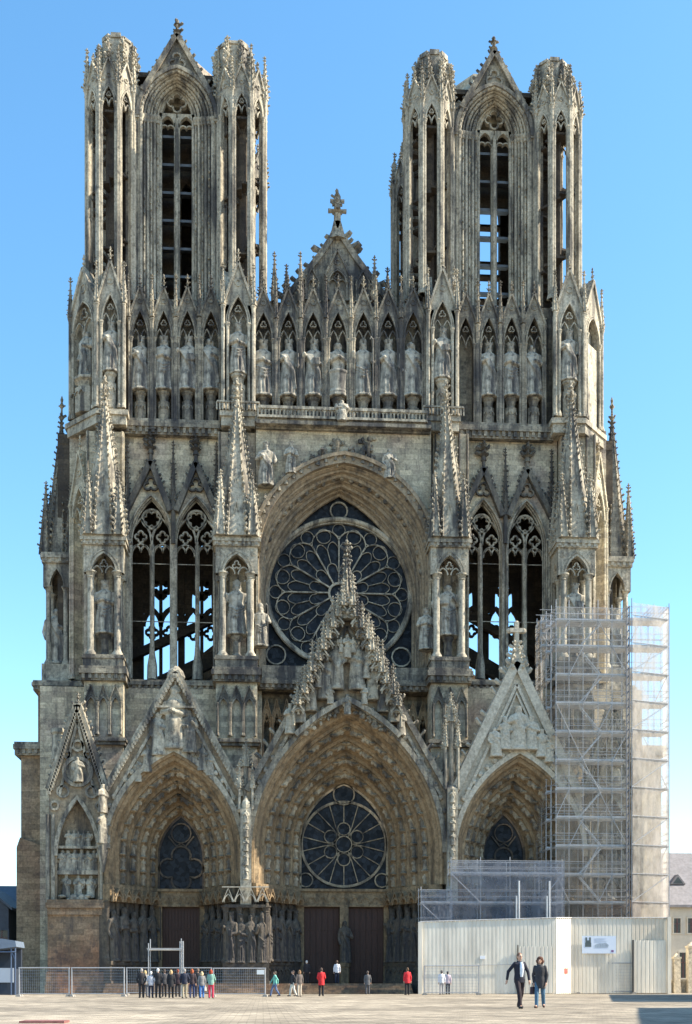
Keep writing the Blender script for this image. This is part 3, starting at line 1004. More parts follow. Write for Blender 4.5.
for s in (-1, 1):
    tr.strip(circ(crx + s * Rr * .86, ccz - Rr * .86, Rr * .13, 14), .12, y0, y1, True)
tr.strip(circ(crx, zr(510), PM(8.5, Yr), 16), .12, y0, y1, True)
tr.build('tracery', M['shaft'], ROSE)
sl = MB()
sl.box(PX(262, 1.8), PX(428, 1.8), 1.7, 5.2, z(679.5), z(667))
sl.box(PX(258, 2), PX(430, 2), 3.4, 5.4, 0, z(690.5))
sl.build('sill', M['grey'], ROSE)
# low gallery arcade below the rose
for sx in (0, 1):
    ga = MB()
    for q in range(6):
        p = (262 + q * 10) if sx == 0 else (428 - (q + 1) * 10)
        T, W = frame_x(p, p + 9.5, 2.4)
        bay(ga, T, W, z(790), z(722), z(711), z(698), .9, False, .14, True, 0, 0, shaft=.07)
    ga.build('low_arcade', M['warm'], ROSE)
# jamb figures of the rose
for px, k in ((260.5, 'bishop'), (426.5, 'folded')):
    STATUES.append((PX(px, 1.4), 1.35, z(650), PM(42, .7), k, 0, 'eroded jamb statue at the %s edge of the rose window recess' % ('left' if px < 300 else 'right'), 'statues beside the rose window'))
for px, yb, h, k, lab in ((266, 491, 44, 'king', 'large eroded stone giant standing on the wall left above the rose window arch'),
                          (291, 478, 32, 'folded', 'small slim statue on a bracket above the rose window arch, second from its left end'),
                          (390, 480, 31, 'young', 'dark small statue standing on the right shoulder of the rose window arch')):
    STATUES.append((PX(px, 1.3), 1.3, z(yb), PM(h, .4), k, 0, lab, 'statues beside the rose window'))
for px, yb, yt, sz in ((337, 468, 438, .5), (368, 466, 438, .8), (322, 462, 446, .35)):   # two carved trees in relief
    x = PX(px, 1.7)
    tv = MB()
    tv.tube([(x, 1.7, z(yb)), (x, .85, z(yt + 8))], .14, 6)
    for q in range(26):
        a = rnd.uniform(0, 6.28); r_ = rnd.uniform(0, 1)
        ball(tv, (x + cos(a) * sz * 1.1 * r_, 1.7, z(yt + 9) + sin(a) * sz * 1.2 * r_), (rnd.uniform(.14, .26), .16, rnd.uniform(.12, .2)), 6, 4)
    tv.build('carved_tree', M['grey'], ROSE)

# ---------------------------------------------------------- gallery of kings
def gallery(centres, half, Y, ys, kinds, dyr, labels, group, hole=()):
    for i, px in enumerate(centres):
        z = lambda py: PZ(py + dyr, px, Y)
        g = MB()
        T, W = frame_x(px - half, px + half, Y)
        tall = hole == 'centre'
        bay(g, T, W, z(430 - dyr), z(338), z(310), z(287), 1.25, True, .27, True, 5, 1.25, zb=z(318), shaft=.11, q=.15,
            ped=z(ys) if kinds[i] else None)
        x0 = PX(px - half, Y)
        g.spire(x0, Y - .12, z(318), z(282) - z(318), .2, 6, 6, .14, 0)
        o = g.build('arcade_bay', M['grey'], CATH)
        if kinds[i]:
            STATUES.append((PX(px, Y), Y + .42, z(ys) + .03, z(ys - 55 if not tall else ys - 58) - z(ys), kinds[i], rnd.uniform(-.15, .15), labels[i], group))
gallery([140, 163.7, 187.4, 211], 11.6, 2.8, 390, ['king', 'folded', 'book', 'young'], 0,
        ['stone king at the left end of the four statues below the left tower', 'stone king with folded arms, second from left of the four below the left tower',
         'stone king holding a book, third from left of the four below the left tower', 'slim bareheaded stone statue at the right end of the four below the left tower'],
        'kings below the left tower')
gallery([465.8, 489, 511.6, 534.2], 11.4, 2.8, 390, [None, 'king', 'folded', 'young'], 6.5,
        ['', 'dark stone king next to the empty arch below the right tower', 'middle stone king of the three below the right tower',
         'pale slim stone statue at the right end of the three below the right tower'], 'kings below the right tower')
gallery([263.5, 288.3, 313.2, 338.2, 363.5, 388.3, 413.2], 12.35, 2.4, 395, ['folded', 'king', 'book', 'tub', 'bishop', 'king', 'young'], 1.5,
        ['stone king with folded arms at the left end of the row of seven', 'stone king with a sceptre, second from left in the row of seven',
         'stone king with a book, third from left in the row of seven', 'stone figure praying in a round font at the middle of the row of seven',
         'mitred stone figure just right of the font figure in the row of seven', 'stone king with a sceptre, second from right in the row of seven',
         'bareheaded stone statue at the right end of the row of seven'], 'statues in the row of seven', 'centre')
# gallery back wall and side infill
gb = MB()
gb.box(PX(219, 3.7), PX(460, 3.7), 3.72, 4.6, PZ(432, 340, 3), PZ(300, 340, 3))
gb.box(PX(122, 3.2), PX(224, 3.2), 4.1, 4.6, PZ(432, 170, 3), PZ(292, 170, 3))
gb.box(PX(452, 3.2), PX(560, 3.2), 4.1, 4.6, PZ(436, 500, 3), PZ(299, 500, 3))
GB = gb.build('gallery_wall', M['grey'], CATH)
# balustrade across the middle, with an eagle like angel at its centre
bl = MB()
Yb = 1.1
zb0, zb1 = PZ(420, 342, Yb), PZ(408.5, 342, Yb)
x0, x1 = PX(258, Yb), PX(427, Yb)
bl.strip([(x0, zb1 - .1), (x1, zb1 - .1)], .24, Yb - .15, Yb + .2)
bl.strip([(x0, zb0 + .1), (x1, zb0 + .1)], .2, Yb - .15, Yb + .2)
n = 46
for i in range(n + 1):
    x = x0 + (x1 - x0) * i / n
    bl.tube([(x, Yb, zb0), (x, Yb, zb1)], .075, 6)
    if i < n:
        bl.strip(arch(x + (x1 - x0) / n / 2, (x1 - x0) / n * .45, zb1 - .5, zb1 - .22, 3), .06, Yb - .06, Yb + .06)
BL = bl.build('balustrade', M['shaft'], CATH)
an = MB(); figure(an, 'angel', (PX(342, .7), .7, zb0 - .2), 1.75, 0, 1.5); an.build('angel', M['statue'], BL)
fl = MB(); fl.box(PX(256, 1.6), PX(430, 1.6), .85, 3.9, PZ(424, 342, .6), PZ(420.5, 342, .6)); fl.build('gallery_floor', M['grey'], BL)

# ---------------------------------------------------------- central gable above the gallery
Yg = 4.4
zg = lambda py: PZ(py, 337, Yg)
cg = MB()
cxg = PX(337.5, Yg)
cg.prism([(PX(283, Yg), zg(305)), (PX(392, Yg), zg(305)), (PX(349, Yg), zg(244)), (PX(337.5, Yg), zg(232)), (PX(326, Yg), zg(244))], Yg, Yg + .9)
for s, e in ((-1, 283), (1, 392)):
    L = [(PX(e, Yg), zg(305)), (PX(337.5 + s * 17, Yg), zg(256)), (PX(337.5 + s * 4, Yg), zg(236)), (cxg, zg(222))]
    cg.strip(L, .5, Yg - .25, Yg + 1.0)
    for k in range(10):
        t = (k + .4) / 10
        if t < .6: u = t / .6; p = (L[0][0] + (L[1][0] - L[0][0]) * u, L[0][1] + (L[1][1] - L[0][1]) * u)
        else: u = (t - .6) / .4; p = (L[1][0] + (L[2][0] - L[1][0]) * u, L[1][1] + (L[2][1] - L[1][1]) * u)
        cg.crocket((p[0], Yg + .2, p[1] + .15), (s, 0, .25), .68)
T, W = frame_x(325, 350, Yg - .3); bay(cg, T, W, zg(303), zg(285), zg(272), zg(252), .28, True, .3, True, 5, .0, shaft=.1)
for p in (312, 363):
    T, W = frame_x(p - 7, p + 7, Yg - .25); bay(cg, T, W, zg(303), zg(289), zg(281), zg(272), .24, True, .2, False, 4, 0)
CG = cg.build('gable', M['grey'], CATH)
cf = MB()
cf.lathe(cxg, Yg + .3, [(.95, zg(240)), (.5, zg(228)), (.3, zg(218)), (.3, zg(212)), (.55, zg(210)), (.3, zg(208)), (.28, zg(203)), (.3, zg(194)), (.06, zg(189))], 8)
for py, q in ((209, 1.0), (202, .55)):
    for k in range(4):
        a = PI / 2 * k
        cf.tube([(cxg, Yg + .3, zg(py)), (cxg + cos(a) * q * .8, Yg + .3 + sin(a) * q * .8, zg(py))], [.14, .2], 6)
    for k in range(4):
        a = PI / 2 * k
        cf.crocket((cxg + cos(a) * .2, Yg + .3 + sin(a) * .2, zg(py - 6)), (cos(a), sin(a), .3), .34)
cf.tube([(cxg - .62, Yg + .3, zg(199)), (cxg + .62, Yg + .3, zg(199))], .17, 6)
cf.build('finial_cross', M['grey'], CG)
for px, yt in ((274.5, 258), (286.5, 271), (300.5, 258), (374.5, 262), (387.5, 274), (262, 272), (412, 275)):
    pn = MB()
    pn.spire(PX(px, 3.4), 3.4, PZ(296, px, 3.4), PZ(yt, px, 3.4) - PZ(296, px, 3.4), .3, 6, 8, .16, 0)
    pn.lathe(PX(px, 3.4), 3.4, [(.3, PZ(302, px, 3.4)), (.3, PZ(290, px, 3.4))], 6)
    pn.build('pinnacle', M['grey'], CATH)

# ---------------------------------------------------------- the two open towers
TOW = [dict(tl=111.5, tr=242, cx=177, dy=0, drl=117, drr=234, rear=False),
       dict(tl=428.5, tr=555.5, cx=494, dy=17, drl=433, drr=552, rear=True)]
for ti, d in enumerate(TOW):
    Yt, ap = 4.9, 1.98
    dy = d['dy']
    core = MB()
    z = lambda py: PZ(py + dy, d['cx'], Yt)
    TC = {}
    cxl, cxr = PX(d['tl'], Yt), PX(d['tr'], Yt)
    inl, inr = cxl + ap * .8, cxr - ap * .8
    Yf, Yo = 4.2, 5.9
    xc = PX(d['cx'], Yf)
    zf = lambda py: PZ(py + dy, d['cx'], Yf)
    zo = lambda py: PZ(py + dy, d['cx'], Yo)
    wo, wi = PM(37, Yf), PM(17.2, Yo)
    xi = PX(d['cx'], Yo)
    z0 = zf(305 - dy)
    A = outline(xc, wo, z0, zf(119), zf(70), 10); B = outline(xi, wi, z0, zo(121), zo(91), 10)
    f = MB(); sh = MB()
    lerp = lambda t: [(a[0] * (1 - t) + b[0] * t, a[1] * (1 - t) + b[1] * t) for a, b in zip(A, B)]
    K = 6
    for k in range(K):
        a, b, m = lerp(k / K), lerp((k + 1) / K), lerp((k + .55) / K)
        ya, yb = Yf + (Yo - Yf) * k / K, Yf + (Yo - Yf) * (k + 1) / K
        loft(f, a, ya, m, ya + .02); loft(f, m, ya + .02, b, yb)
        ln_ = lerp((k + .5) / K)
        sh.tube([(x, ya + .02, zz_) for x, zz_ in ln_], (.15, .1)[k % 2], 6)
        for e in (3, -4):
            x, zz_ = ln_[e]
            sh.lathe(x, ya + .02, [(.16, zz_ - .45), (.22, zz_ - .3), (.18, zz_ - .2), (.3, zz_ + .05), (.3, zz_ + .16)], 7)
        if k % 2 == 0:
            for x, zz_ in ln_[4:-4]:
                ball(sh, (x, ya - .02, zz_), (.17, .17, .17), 6, 4)
        # leafy hollows between shafts
        if k % 2:
            for s in (-1, 1):
                j = 0
                xx = (m[0][0], m[-1][0])[s > 0]
                zq = z0 + .4
                while zq < zf(122):
                    sh.crocket((xx, ya + .05, zq), (0, -1, .2), .2)
                    zq += .62
    gtop = lambda x: max(zf(88), zf(36) - (zf(36) - zf(92)) * abs(x - xc) / (PM(32.5, Yf)))
    f.wall_arch(inl - .3, inr + .3, z0, 0, Yf, Yf + .8, xc, wo, zf(119), zf(70), 10, top=gtop)
    F_ = f.build('tower', M['grey'], CATH)
    for s in (-1, 1):   # attached shafts beside the turrets
        for q in range(3):
            x = (inl + .12 + q * .36) if s < 0 else (inr - .12 - q * .36)
            sh.col(x, Yf - .05 + q * .06, z0, zf(119), .13, 7)
    sh.strip([(inl, zf(119)), (xc - wo, zf(119))], .3, Yf - .25, Yf + .1); sh.strip([(xc + wo, zf(119)), (inr, zf(119))], .3, Yf - .25, Yf + .1)
    sh.build('colonnettes', M['shaft'], F_, 40)
    gb_ = MB()
    for s in (-1, 1):
        gb_.strip([(xc + s * PM(33.5, Yf), zf(94)), (xc, zf(36))], .42, Yf - .35, Yf + .9)
        for k in range(9):
            t = (k + .5) / 9
            gb_.crocket((xc + s * PM(33.5, Yf) * (1 - t), Yf + .1, zf(94) + (zf(36) - zf(94)) * t + .15), (s, 0, .4), .34)
    gb_.strip(foil(xc, zf(63), .75, 3, 7, PI / 2), .16, Yf - .2, Yf + .1, True)
    gb_.strip(arch(xc, wo + .15, zf(119), zf(68.5), 10), .3, Yf - .3, Yf + .1)
    gb_.finial(xc, Yf + .2, zf(37), PM(20, Yf), .42)
    gb_.build('gable', M['grey'], F_)
    tr = MB()
    y0, y1 = Yo - .1, Yo + .35
    tr.strip([(xi, z0), (xi, zo(124))], .5, y0, y1 + .1)
    tr.tube([(xi, y0 - .1, z0), (xi, y0 - .1, zo(121))], .16, 7)
    for s in (-1, 1):
        c2 = xi + s * (wi * .5 + .05)
        hw = wi * .5 - .22
        tr.wall_arch(c2 - wi * .5, c2 + wi * .5, zo(128), zo(114.5), y0, y1, c2, hw, zo(126), zo(117), 6)
        tr.strip(arch(c2 - hw * .5, hw * .5, zo(128), zo(125.5), 4), .1, y0 + .1, y1); tr.strip(arch(c2 + hw * .5, hw * .5, zo(128), zo(125.5), 4), .1, y0 + .1, y1)
        tr.tube([(xi + s * (wi - .08), y0, z0), (xi + s * (wi - .08), y0, zo(121))], .16, 7)
    tr.strip(foil(xi, zo(103.5), PM(9.2, Yo), 4, 8, 0), .14, y0, y1, True)
    tr.strip(arch(xi, wi - .06, zo(121), zo(91.5), 9), .26, y0, y1)
    tr.build('window_tracery', M['shaft'], F_, 40)
    ys = [134, 162, 190, 218, 246, 274]
    for py in ys:
        zc = zo(py)
        lv = MB()
        lv.add([(xi - wi, Yo + .4, zc - .1), (xi + wi, Yo + .4, zc - .1), (xi + wi, Yo + 1.9, zc + .5), (xi - wi, Yo + 1.9, zc + .5),
                (xi - wi, Yo + .4, zc + .12), (xi + wi, Yo + .4, zc + .12), (xi + wi, Yo + 1.9, zc + .72), (xi - wi, Yo + 1.9, zc + .72)],
               [(0, 1, 2, 3), (4, 7, 6, 5), (0, 4, 5, 1), (2, 6, 7, 3), (1, 5, 6, 2), (0, 3, 7, 4)])
        lv.build('louvre', M['lead'], F_)
    # body: flanks, rear wall, roof
    bd = MB()
    xl_, xr_ = cxl + .2, cxr - .2
    YB_ = 15.2
    zt = zo(86)
    for xa, xb in ((xl_, xl_ + .9), (xr_ - .9, xr_)):
        bd.box(xa, xb, Yt + 1, YB_, z0, zt)
    if d['rear']:
        bd.wall_arch(xl_ + .9, xr_ - .9, z0, zt, YB_ - 1, YB_, xc + .5, wi * 1.35, zo(140), zo(100), 7)
        for py in (150, 190, 204, 230, 262):
            bd.box(xc + .5 - wi * 1.35, xc + .5 + wi * 1.35, YB_ - .9, YB_ - .1, zo(py), zo(py - 2.5))
        bd.box(xc - .25, xc + .25, YB_ - .8, YB_ - .2, z0, zo(104))
        bd.box(xl_ + .9, xr_ - .9, 8.6, 9.0, PZ(209, 485, 8.6), zt)
    else:
        bd.box(xl_ + .9, xr_ - .9, YB_ - 1, YB_, z0, zt)
        bd.wall_arch(xl_ + .9, xr_ - .9, z0, zt, 8.6, 9.0, PX(187, 8.6), .5, PZ(194, 187, 8.6), PZ(184, 187, 8.6), 4)
    bd.box(xl_ + .9, xr_ - .9, Yo + .5, YB_ - 1, z0, z0 + .4); bd.box(xl_ + .92, xr_ - .92, Yf + .82, YB_ - .02, zo(86), zo(86) + .4)
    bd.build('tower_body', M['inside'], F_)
    tp = MB()
    cyt = 11.2
    oc = [(xc + 4.1 * cos(PI / 8 + k * PI / 4), cyt + 4.6 * sin(PI / 8 + k * PI / 4)) for k in range(8)]
    tp.plan(oc, z(90), PZ(66 + dy, d['cx'], 6))
    oc2 = [(xc + 3.1 * cos(PI / 8 + k * PI / 4), cyt + 3.6 * sin(PI / 8 + k * PI / 4)) for k in range(8)]
    n_ = 8
    za_, zb_ = PZ(66 + dy, d['cx'], 6), PZ(49 + dy, d['cx'], 6)
    tp.add([(x, y, za_) for x, y in oc] + [(x, y, zb_) for x, y in oc2], [(i, (i + 1) % 8, (i + 1) % 8 + 8, i + 8) for i in range(8)] + [tuple(range(8, 16))])
    tp.plan([(x * .98 + xc * .02, y * .98 + cyt * .02) for x, y in oc2], zb_ - .05, zb_ + .7)
    tp.build('parapet', M['pale'], F_)
    rod = MB(); rod.tube([(xc + 1.4, cyt, zb_), (xc + 1.4, cyt, zb_ + 2.6)], .04, 5); rod.build('lightning_rod', M['lead'], F_)
    # turrets at the four corners
    for (tx, ty, shift) in ((cxl, Yt, d['drl'] - d['tl']), (cxr, Yt, d['drr'] - d['tr']), (cxl, 15.0, d['drl'] - d['tl']), (cxr, 15.0, d['drr'] - d['tr'])):
        u = MB()
        z = lambda py: PZ(py + dy, d['cx'], 2.9)
        zt0, zts, zta, ztg = z0, z(106), z(89), z(61)
        cr_ = ap / cos(PI / 8)
        V = [(tx + cr_ * cos(-PI / 2 + PI / 8 + k * PI / 4), ty + cr_ * sin(-PI / 2 + PI / 8 + k * PI / 4)) for k in range(8)]
        for k in range(8):
            p0, p1 = V[k - 1], V[k]
            T, W = face_frame(p0, p1)
            bay(u, T, W, zt0, zts, zta, ztg, .45, False, .27, True, 4, .9, zb=z(84), shaft=.12, q=.15)
            for q in (.5,):
                u.spire(p0[0], p0[1], z(86), z(rnd.uniform(46, 60)) - z(86), .26, 6, 7, .22, 0)
            u.tube([(p0[0], p0[1], zt0), (p0[0], p0[1], z(86))], .17, 8)
        TU = u.build('turret', M['shaft'], F_)
        c = MB()
        c.lathe(tx, ty, [(.5, zt0), (.5, z(92))], 8, rot=PI / 8)
        for k in range(34):     # winding stair
            a = k * .55
            p = [(tx + cos(a) * .45, ty + sin(a) * .45), (tx + cos(a) * 1.75, ty + sin(a) * 1.75), (tx + cos(a + .55) * 1.75, ty + sin(a + .55) * 1.75), (tx + cos(a + .55) * .45, ty + sin(a + .55) * .45)]
            zz0 = zt0 + (z(95) - zt0) * k / 34
            c.plan(p, zz0, zz0 + .2)
        c.lathe(tx, ty, [(ap * .98, z(97)), (ap * .98, z(92))], 8, rot=PI / 8)
        c.build('stair_core', M['inside'], F_)
        dr = MB()
        z = lambda py: PZ(py + dy, d['cx'], 3.6)
        dx = PM(shift, ty)
        dr.lathe(tx + dx, ty + .3, [(1.5, z(93)), (1.42, z(62)), (1.36, z(38)), (1.36, z(36))], 8, rot=PI / 8)
        for k in range(16):
            a = k * PI / 8
            if k % 2 == 0:      # broken merlons of the unfinished spire base
                if rnd.random() < .75:
                    b_ = MB(); b_.box(-.42, .42, -.16, .16, z(38), z(rnd.uniform(32.5, 36)))
                    dr.merge(b_, Matrix.Translation((tx + dx + cos(a) * 1.2, ty + .3 + sin(a) * 1.2, 0)) @ Matrix.Rotation(a + PI / 2, 4, 'Z'))
                continue
            qx, qy = tx + dx + cos(a) * 1.45, ty + .3 + sin(a) * 1.45
            zt_ = z(rnd.uniform(31, 45))
            dr.tube([(qx, qy, z(90)), (qx, qy, zt_ - 1.6)], .2, 6)
            dr.spire(qx, qy, zt_ - 2.2, 2.2, .27, 5, 6, .24, 0, fin=False)
            for zz1 in (74, 62, 52):
                dr.crocket((qx + cos(a) * .15, qy + sin(a) * .15, z(zz1)), (cos(a), sin(a), .3), .38)
                dr.spire(qx + cos(a) * .25, qy + sin(a) * .25, z(zz1) - .3, 1.3, .2, 5, 3, .2, 0, fin=False)
        dr.build('drum', M['shaft'], F_)
# ---------------------------------------------------------- the portals
def voussoir(mb, p, t, h, kind):
    """little carved figure standing along the arch; t its tangent in (x, z)"""
    ang = math.atan2(t[0], t[1])
    figure(mb, kind, (p[0], p[1], p[2]), h, 0, 1.3, ang)
SMALL = ['king', 'folded', 'book', 'young', 'angel']

def portal(spec):
    Yo, Yi = spec['Yo'], spec['Yi']
    c0, c1 = spec['co'], spec['ci']
    zo = lambda py: PZ(py, c0, Yo)
    zi = lambda py: PZ(py, c1, Yi)
    xo, xi = PX(c0, Yo), PX(c1, Yi)
    wo, wi = PM(spec['wo'], Yo), PM(spec['wi'], Yi)
    zj = zi(889)
    A = outline(xo, wo, zj, zo(spec['so']), zo(spec['ao']), 16, 4)
    B = outline(xi, wi, zj, zi(spec['si']), zi(spec['ai']), 16, 4)
    lerp = lambda t: [(a[0] * (1 - t) + b[0] * t, a[1] * (1 - t) + b[1] * t) for a, b in zip(A, B)]
    root = MB()
    n = spec['n']
    # gable wall above the arch
    xl, xr, xa = PX(spec['gl'], Yo), PX(spec['gr'], Yo), PX(spec['gx'], Yo)
    zb, zg = zo(spec['gb']), zo(spec['ga'])
    top = lambda x: zb + (zg - zb) * max(0, (1 - (abs(x - xa) / ((xa - xl) if x < xa else (xr - xa)))))
    root.wall_arch(xl, xr, zj, 0, Yo, Yo + 1.0, xo, wo, zo(spec['so']), zo(spec['ao']), 16, top=top)
    P = root.build('portal', spec['gm'], CATH)
    ar = MB()
    prev, pvy = A, Yo
    step = spec['fh']
    for k in range(n):
        fg = MB()
        t1, tm = (k + 1) / n, (k + .62) / n
        ym, y1 = Yo + (Yi - Yo) * (k + .25) / n, Yo + (Yi - Yo) * (k + 1) / n
        m, c = lerp(tm), lerp(t1)
        loft(ar, prev, pvy, m, ym); loft(ar, m, ym, c, y1)
        ar.tube([(x, pvy + .02, z) for x, z in prev], .2, 6)
        ar.tube([(x, y1 - .1, z) for x, z in lerp(t1 - .12 / n)], .1, 6)
        ar.tube([(x, ym - .03, z) for x, z in lerp((k + .3) / n)], .07, 5)
        # carved figures marching up the hollow
        mm = lerp((k + .55) / n)
        half = len(mm) // 2
        for side in (0, 1):
            L = mm[:half + 1] if side == 0 else mm[::-1][:half + 1]
            acc, nxt = 0, .15
            for a, b in zip(L[:-1], L[1:]):
                d = math.hypot(b[0] - a[0], b[1] - a[1])
                while acc + d > nxt and k > 0:
                    u = (nxt - acc) / d
                    p = (a[0] + (b[0] - a[0]) * u, ym - .02, a[1] + (b[1] - a[1]) * u)
                    tg = ((b[0] - a[0]) / d, (b[1] - a[1]) / d)
                    q = rnd.uniform(.8, 1.0) * step
                    voussoir(fg, p, tg, q, rnd.choice(SMALL))
                    c2 = (p[0] + tg[0] * step * 1.02, p[1] - .08, p[2] + tg[1] * step * 1.02)
                    ball(fg, c2, (.34, .34, .14), 6, 4)
                    nxt += step * 1.14
                acc += d
        prev, pvy = c, y1
        fg.build('voussoir_figures', spec['fm'], P, 60)
    ar.build('archivolt', spec['am'], P, 40)
    # tympanum window
    g = MB()
    gz = zi(889)
    GL = outline(xi, wi + .05, gz, zi(spec['si']), zi(spec['ai']) + .05, 12)
    g.add([(x, Yi + .3, z) for x, z in GL], [tuple(range(len(GL)))])
    g.build('tympanum_window', M['glass'], P)
    t = MB()
    y0, y1 = Yi + .1, Yi + .26
    t.strip(outline(xi, wi - .06, gz, zi(spec['si']), zi(spec['ai']) - .06, 12), .2, y0, y1)
    if spec['rose']:
        r = wi * .955; cz = zi(844)
        cx = xi
        t.strip(circ(cx, cz, r, 48), .2, y0, y1, True)
        t.strip(circ(cx, cz, r * .19, 16), .08, y0 + .05, y1, True)
        pol = lambda q, a: (cx + q * cos(a), cz + q * sin(a))
        for k in range(6):
            a = PI / 2 + k * PI / 3
            c = pol(r * .36, a)
            t.strip(circ(c[0], c[1], r * .15, 12), .08, y0 + .05, y1, True)
            t.strip([pol(r * .51, a), pol(r * .97, a)], .07, y0 + .05, y1)
            t.strip([pol(r * .2, a + PI / 6), pol(r * .46, a + PI / 6 + .09), pol(r * .97, a + PI / 6 + .17)], .07, y0 + .05, y1)
            t.strip([pol(r * .2, a + PI / 6), pol(r * .46, a + PI / 6 - .09), pol(r * .97, a + PI / 6 - .17)], .07, y0 + .05, y1)
            t.strip([pol(r * .2, a), pol(r * .30, a + PI / 6), pol(r * .2, a + PI / 3)], .06, y0 + .05, y1)
        t.strip(circ(cx, zi(794), PM(10.5, Yi), 16), .11, y0, y1, True)
        for s in (-1, 1):
            t.strip(circ(cx + s * wi * .86, zi(880), PM(7, Yi), 12), .1, y0, y1, True)
    else:
        cz = zi(868)
        t.strip(foil(xi, cz, wi * .95, 4, 9, 0), .15, y0, y1, True)
        t.strip(arch(xi, wi * .62, zi(845), zi(820), 8), .1, y0, y1) if False else None
        t.strip([(xi - wi * .55, zi(836)), (xi - wi * .2, zi(846)), (xi, zi(843)), (xi + wi * .2, zi(846)), (xi + wi * .55, zi(836))], .12, y0, y1)
        t.strip(circ(xi, zi(833), wi * .42, 16), .1, y0, y1, True)
    t.build('tracery', M['figwarm'] if spec['rose'] else M['dark'], P)
    # door wall, doors and middle post
    dw = MB()
    wj = wi + PM(4, Yi)
    zd, zs_ = zi(907), .85
    dh = PM(spec['dw'], Yi)
    dw.box(xi - wj - .5, xi + wj + .5, Yi - .1, Yi + .8, zd, gz)
    dw.box(xi - wj - .5, xi - dh, Yi - .08, Yi + .8, 0, zd); dw.box(xi + dh, xi + wj + .5, Yi - .08, Yi + .8, 0, zd)
    if spec['post']:
        dw.box(xi - .36, xi + .36, Yi - .3, Yi + .6, 0, zd)
        dw.lathe(xi, Yi - .45, [(.42, .8), (.42, 2.1), (.5, 2.2), (.5, 2.5)], 8)
    for k in range(9):
        x = xi - wj + 2 * wj * (k + .5) / 9
        dw.strip(arch(x, wj / 9 * .8, zd + .35, zd + .8, 4), .08, Yi - .2, Yi)
    dw.strip([(xi - wj - .4, gz - .12), (xi + wj + .4, gz - .12)], .22, Yi - .3, Yi)
    dw.strip([(xi - wj - .4, zd + .1), (xi + wj + .4, zd + .1)], .18, Yi - .25, Yi)
    dw.build('door_surround', M['warm'], P)
    leaves = ((xi - dh, xi - .36), (xi + .36, xi + dh)) if spec['post'] else ((xi - dh, xi), (xi, xi + dh))
    for a, b in leaves:
        dd = MB()
        dd.box(a, b, Yi + .3, Yi + .5, .8, zd)
        for q in range(6):
            x = a + (b - a) * (q + .5) / 6
            dd.box(x - (b - a) * .07, x + (b - a) * .07, Yi + .24, Yi + .3, .9, zd - .15)
        for zz_ in (1.6, 3.4, 5.2):
            dd.box(a + .05, b - .05, Yi + .2, Yi + .25, zz_, zz_ + .12)
        dd.build('door', M['door'], P)
    # splayed jambs: plinth, wall, canopies
    for s in (-1, 1):
        a = Vector((xo + s * wo, Yo)); b = Vector((xi + s * wj, Yi - .1))
        p0, p1 = (a, b) if s < 0 else (b, a)
        T, W = face_frame(tuple(p0), tuple(p1))
        L = MB(); Cn = MB()
        zc, zh, zp = zi(906), zj, 2.55
        L.box(-W / 2 - .2, W / 2, -.05, .6, 0, zc + .2)
        L.box(-W / 2 - .3, W / 2 - .2, -.75, .1, 0, 1.0); L.box(-W / 2 - .25, W / 2 - .2, -.62, .1, 1.0, zp - .3)
        L.box(-W / 2 - .3, W / 2 - .2, -.72, .1, zp - .3, zp)
        for k in range(11):
            x = -W / 2 + W * (k + .5) / 11 - .1
            L.strip(arch(x, W / 11 * .42, 1.55, 1.95, 4), .07, -.7, -.6)
        Cn.box(-W / 2 - .2, W / 2 - .1, -.5, .2, zc + .05, zh)
        m = spec['js']
        for k in range(m):
            x = -W / 2 + W * (k + .5) / m - .1
            L.col(x - W / m / 2 + .05, -.12, zp, zc + .1, .16, 7)
            hw = W / m * .44
            Cn.strip([(x - hw, zc + .15), (x, zc + 1.0), (x + hw, zc + .15)], .12, -.95, -.5)
            Cn.strip(arch(x, hw * .8, zc + .02, zc + .5, 5), .1, -.9, -.5)
            Cn.box(x - hw * .9, x + hw * .9, -.85, -.45, zc + .45, zc + .62)
            Cn.spire(x - W / m / 2, -.75, zc, 1.25, .12, 5, 5, .1, 0, False)
            q = T @ Vector((x, -.38, 0))
            n_ = {0: 'first', 1: 'second', 2: 'third', 3: 'fourth', 4: 'fifth', 5: 'sixth'}[k if s < 0 else m - 1 - k]
            if spec['name']:
                lab = '%s jamb statue from the outside on the %s of the %s portal doorway' % (n_, 'left' if s < 0 else 'right', spec['name'])
                STATUES.append((q.x, q.y, zp, (zc - zp) * rnd.uniform(.9, .98), rnd.choice(['folded', 'book', 'young', 'bishop', 'angel']), math.atan2(T[1][0], T[0][0]) + rnd.uniform(-.2, .2), lab, 'jamb statues beside the church doors', 'dark'))
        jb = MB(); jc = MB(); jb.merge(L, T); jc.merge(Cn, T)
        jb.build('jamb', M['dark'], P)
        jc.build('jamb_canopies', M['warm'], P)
    # gable edge
    gp = MB()
    for s, e in ((-1, xl), (1, xr)):
        gp.strip([(e, zb), (xa, zg)], spec['cop'], Yo - .3, Yo + 1.1)
        gp.strip([(e - s * spec['cop'] * 1.3, zb - .4), (xa, zg - spec['cop'] * 2.6)], .22, Yo - .22, Yo + .1)
        k_ = spec['ck']
        for k in range(k_):
            u = (k + .5) / k_
            q = (e + (xa - e) * u, zb + (zg - zb) * u)
            gp.crocket((q[0] + s * .15, Yo + .2, q[1] + .25), (s, 0, .45), spec['cs'])
        if not spec['smooth']:
            for k in range(34):
                u = (k + .5) / 34
                q = (e + (xa - e) * u, zb + (zg - zb) * u)
                gp.box(q[0] - .1 - s * .0, q[0] + .1, Yo - .42, Yo - .25, q[1] - .45, q[1] - .05)
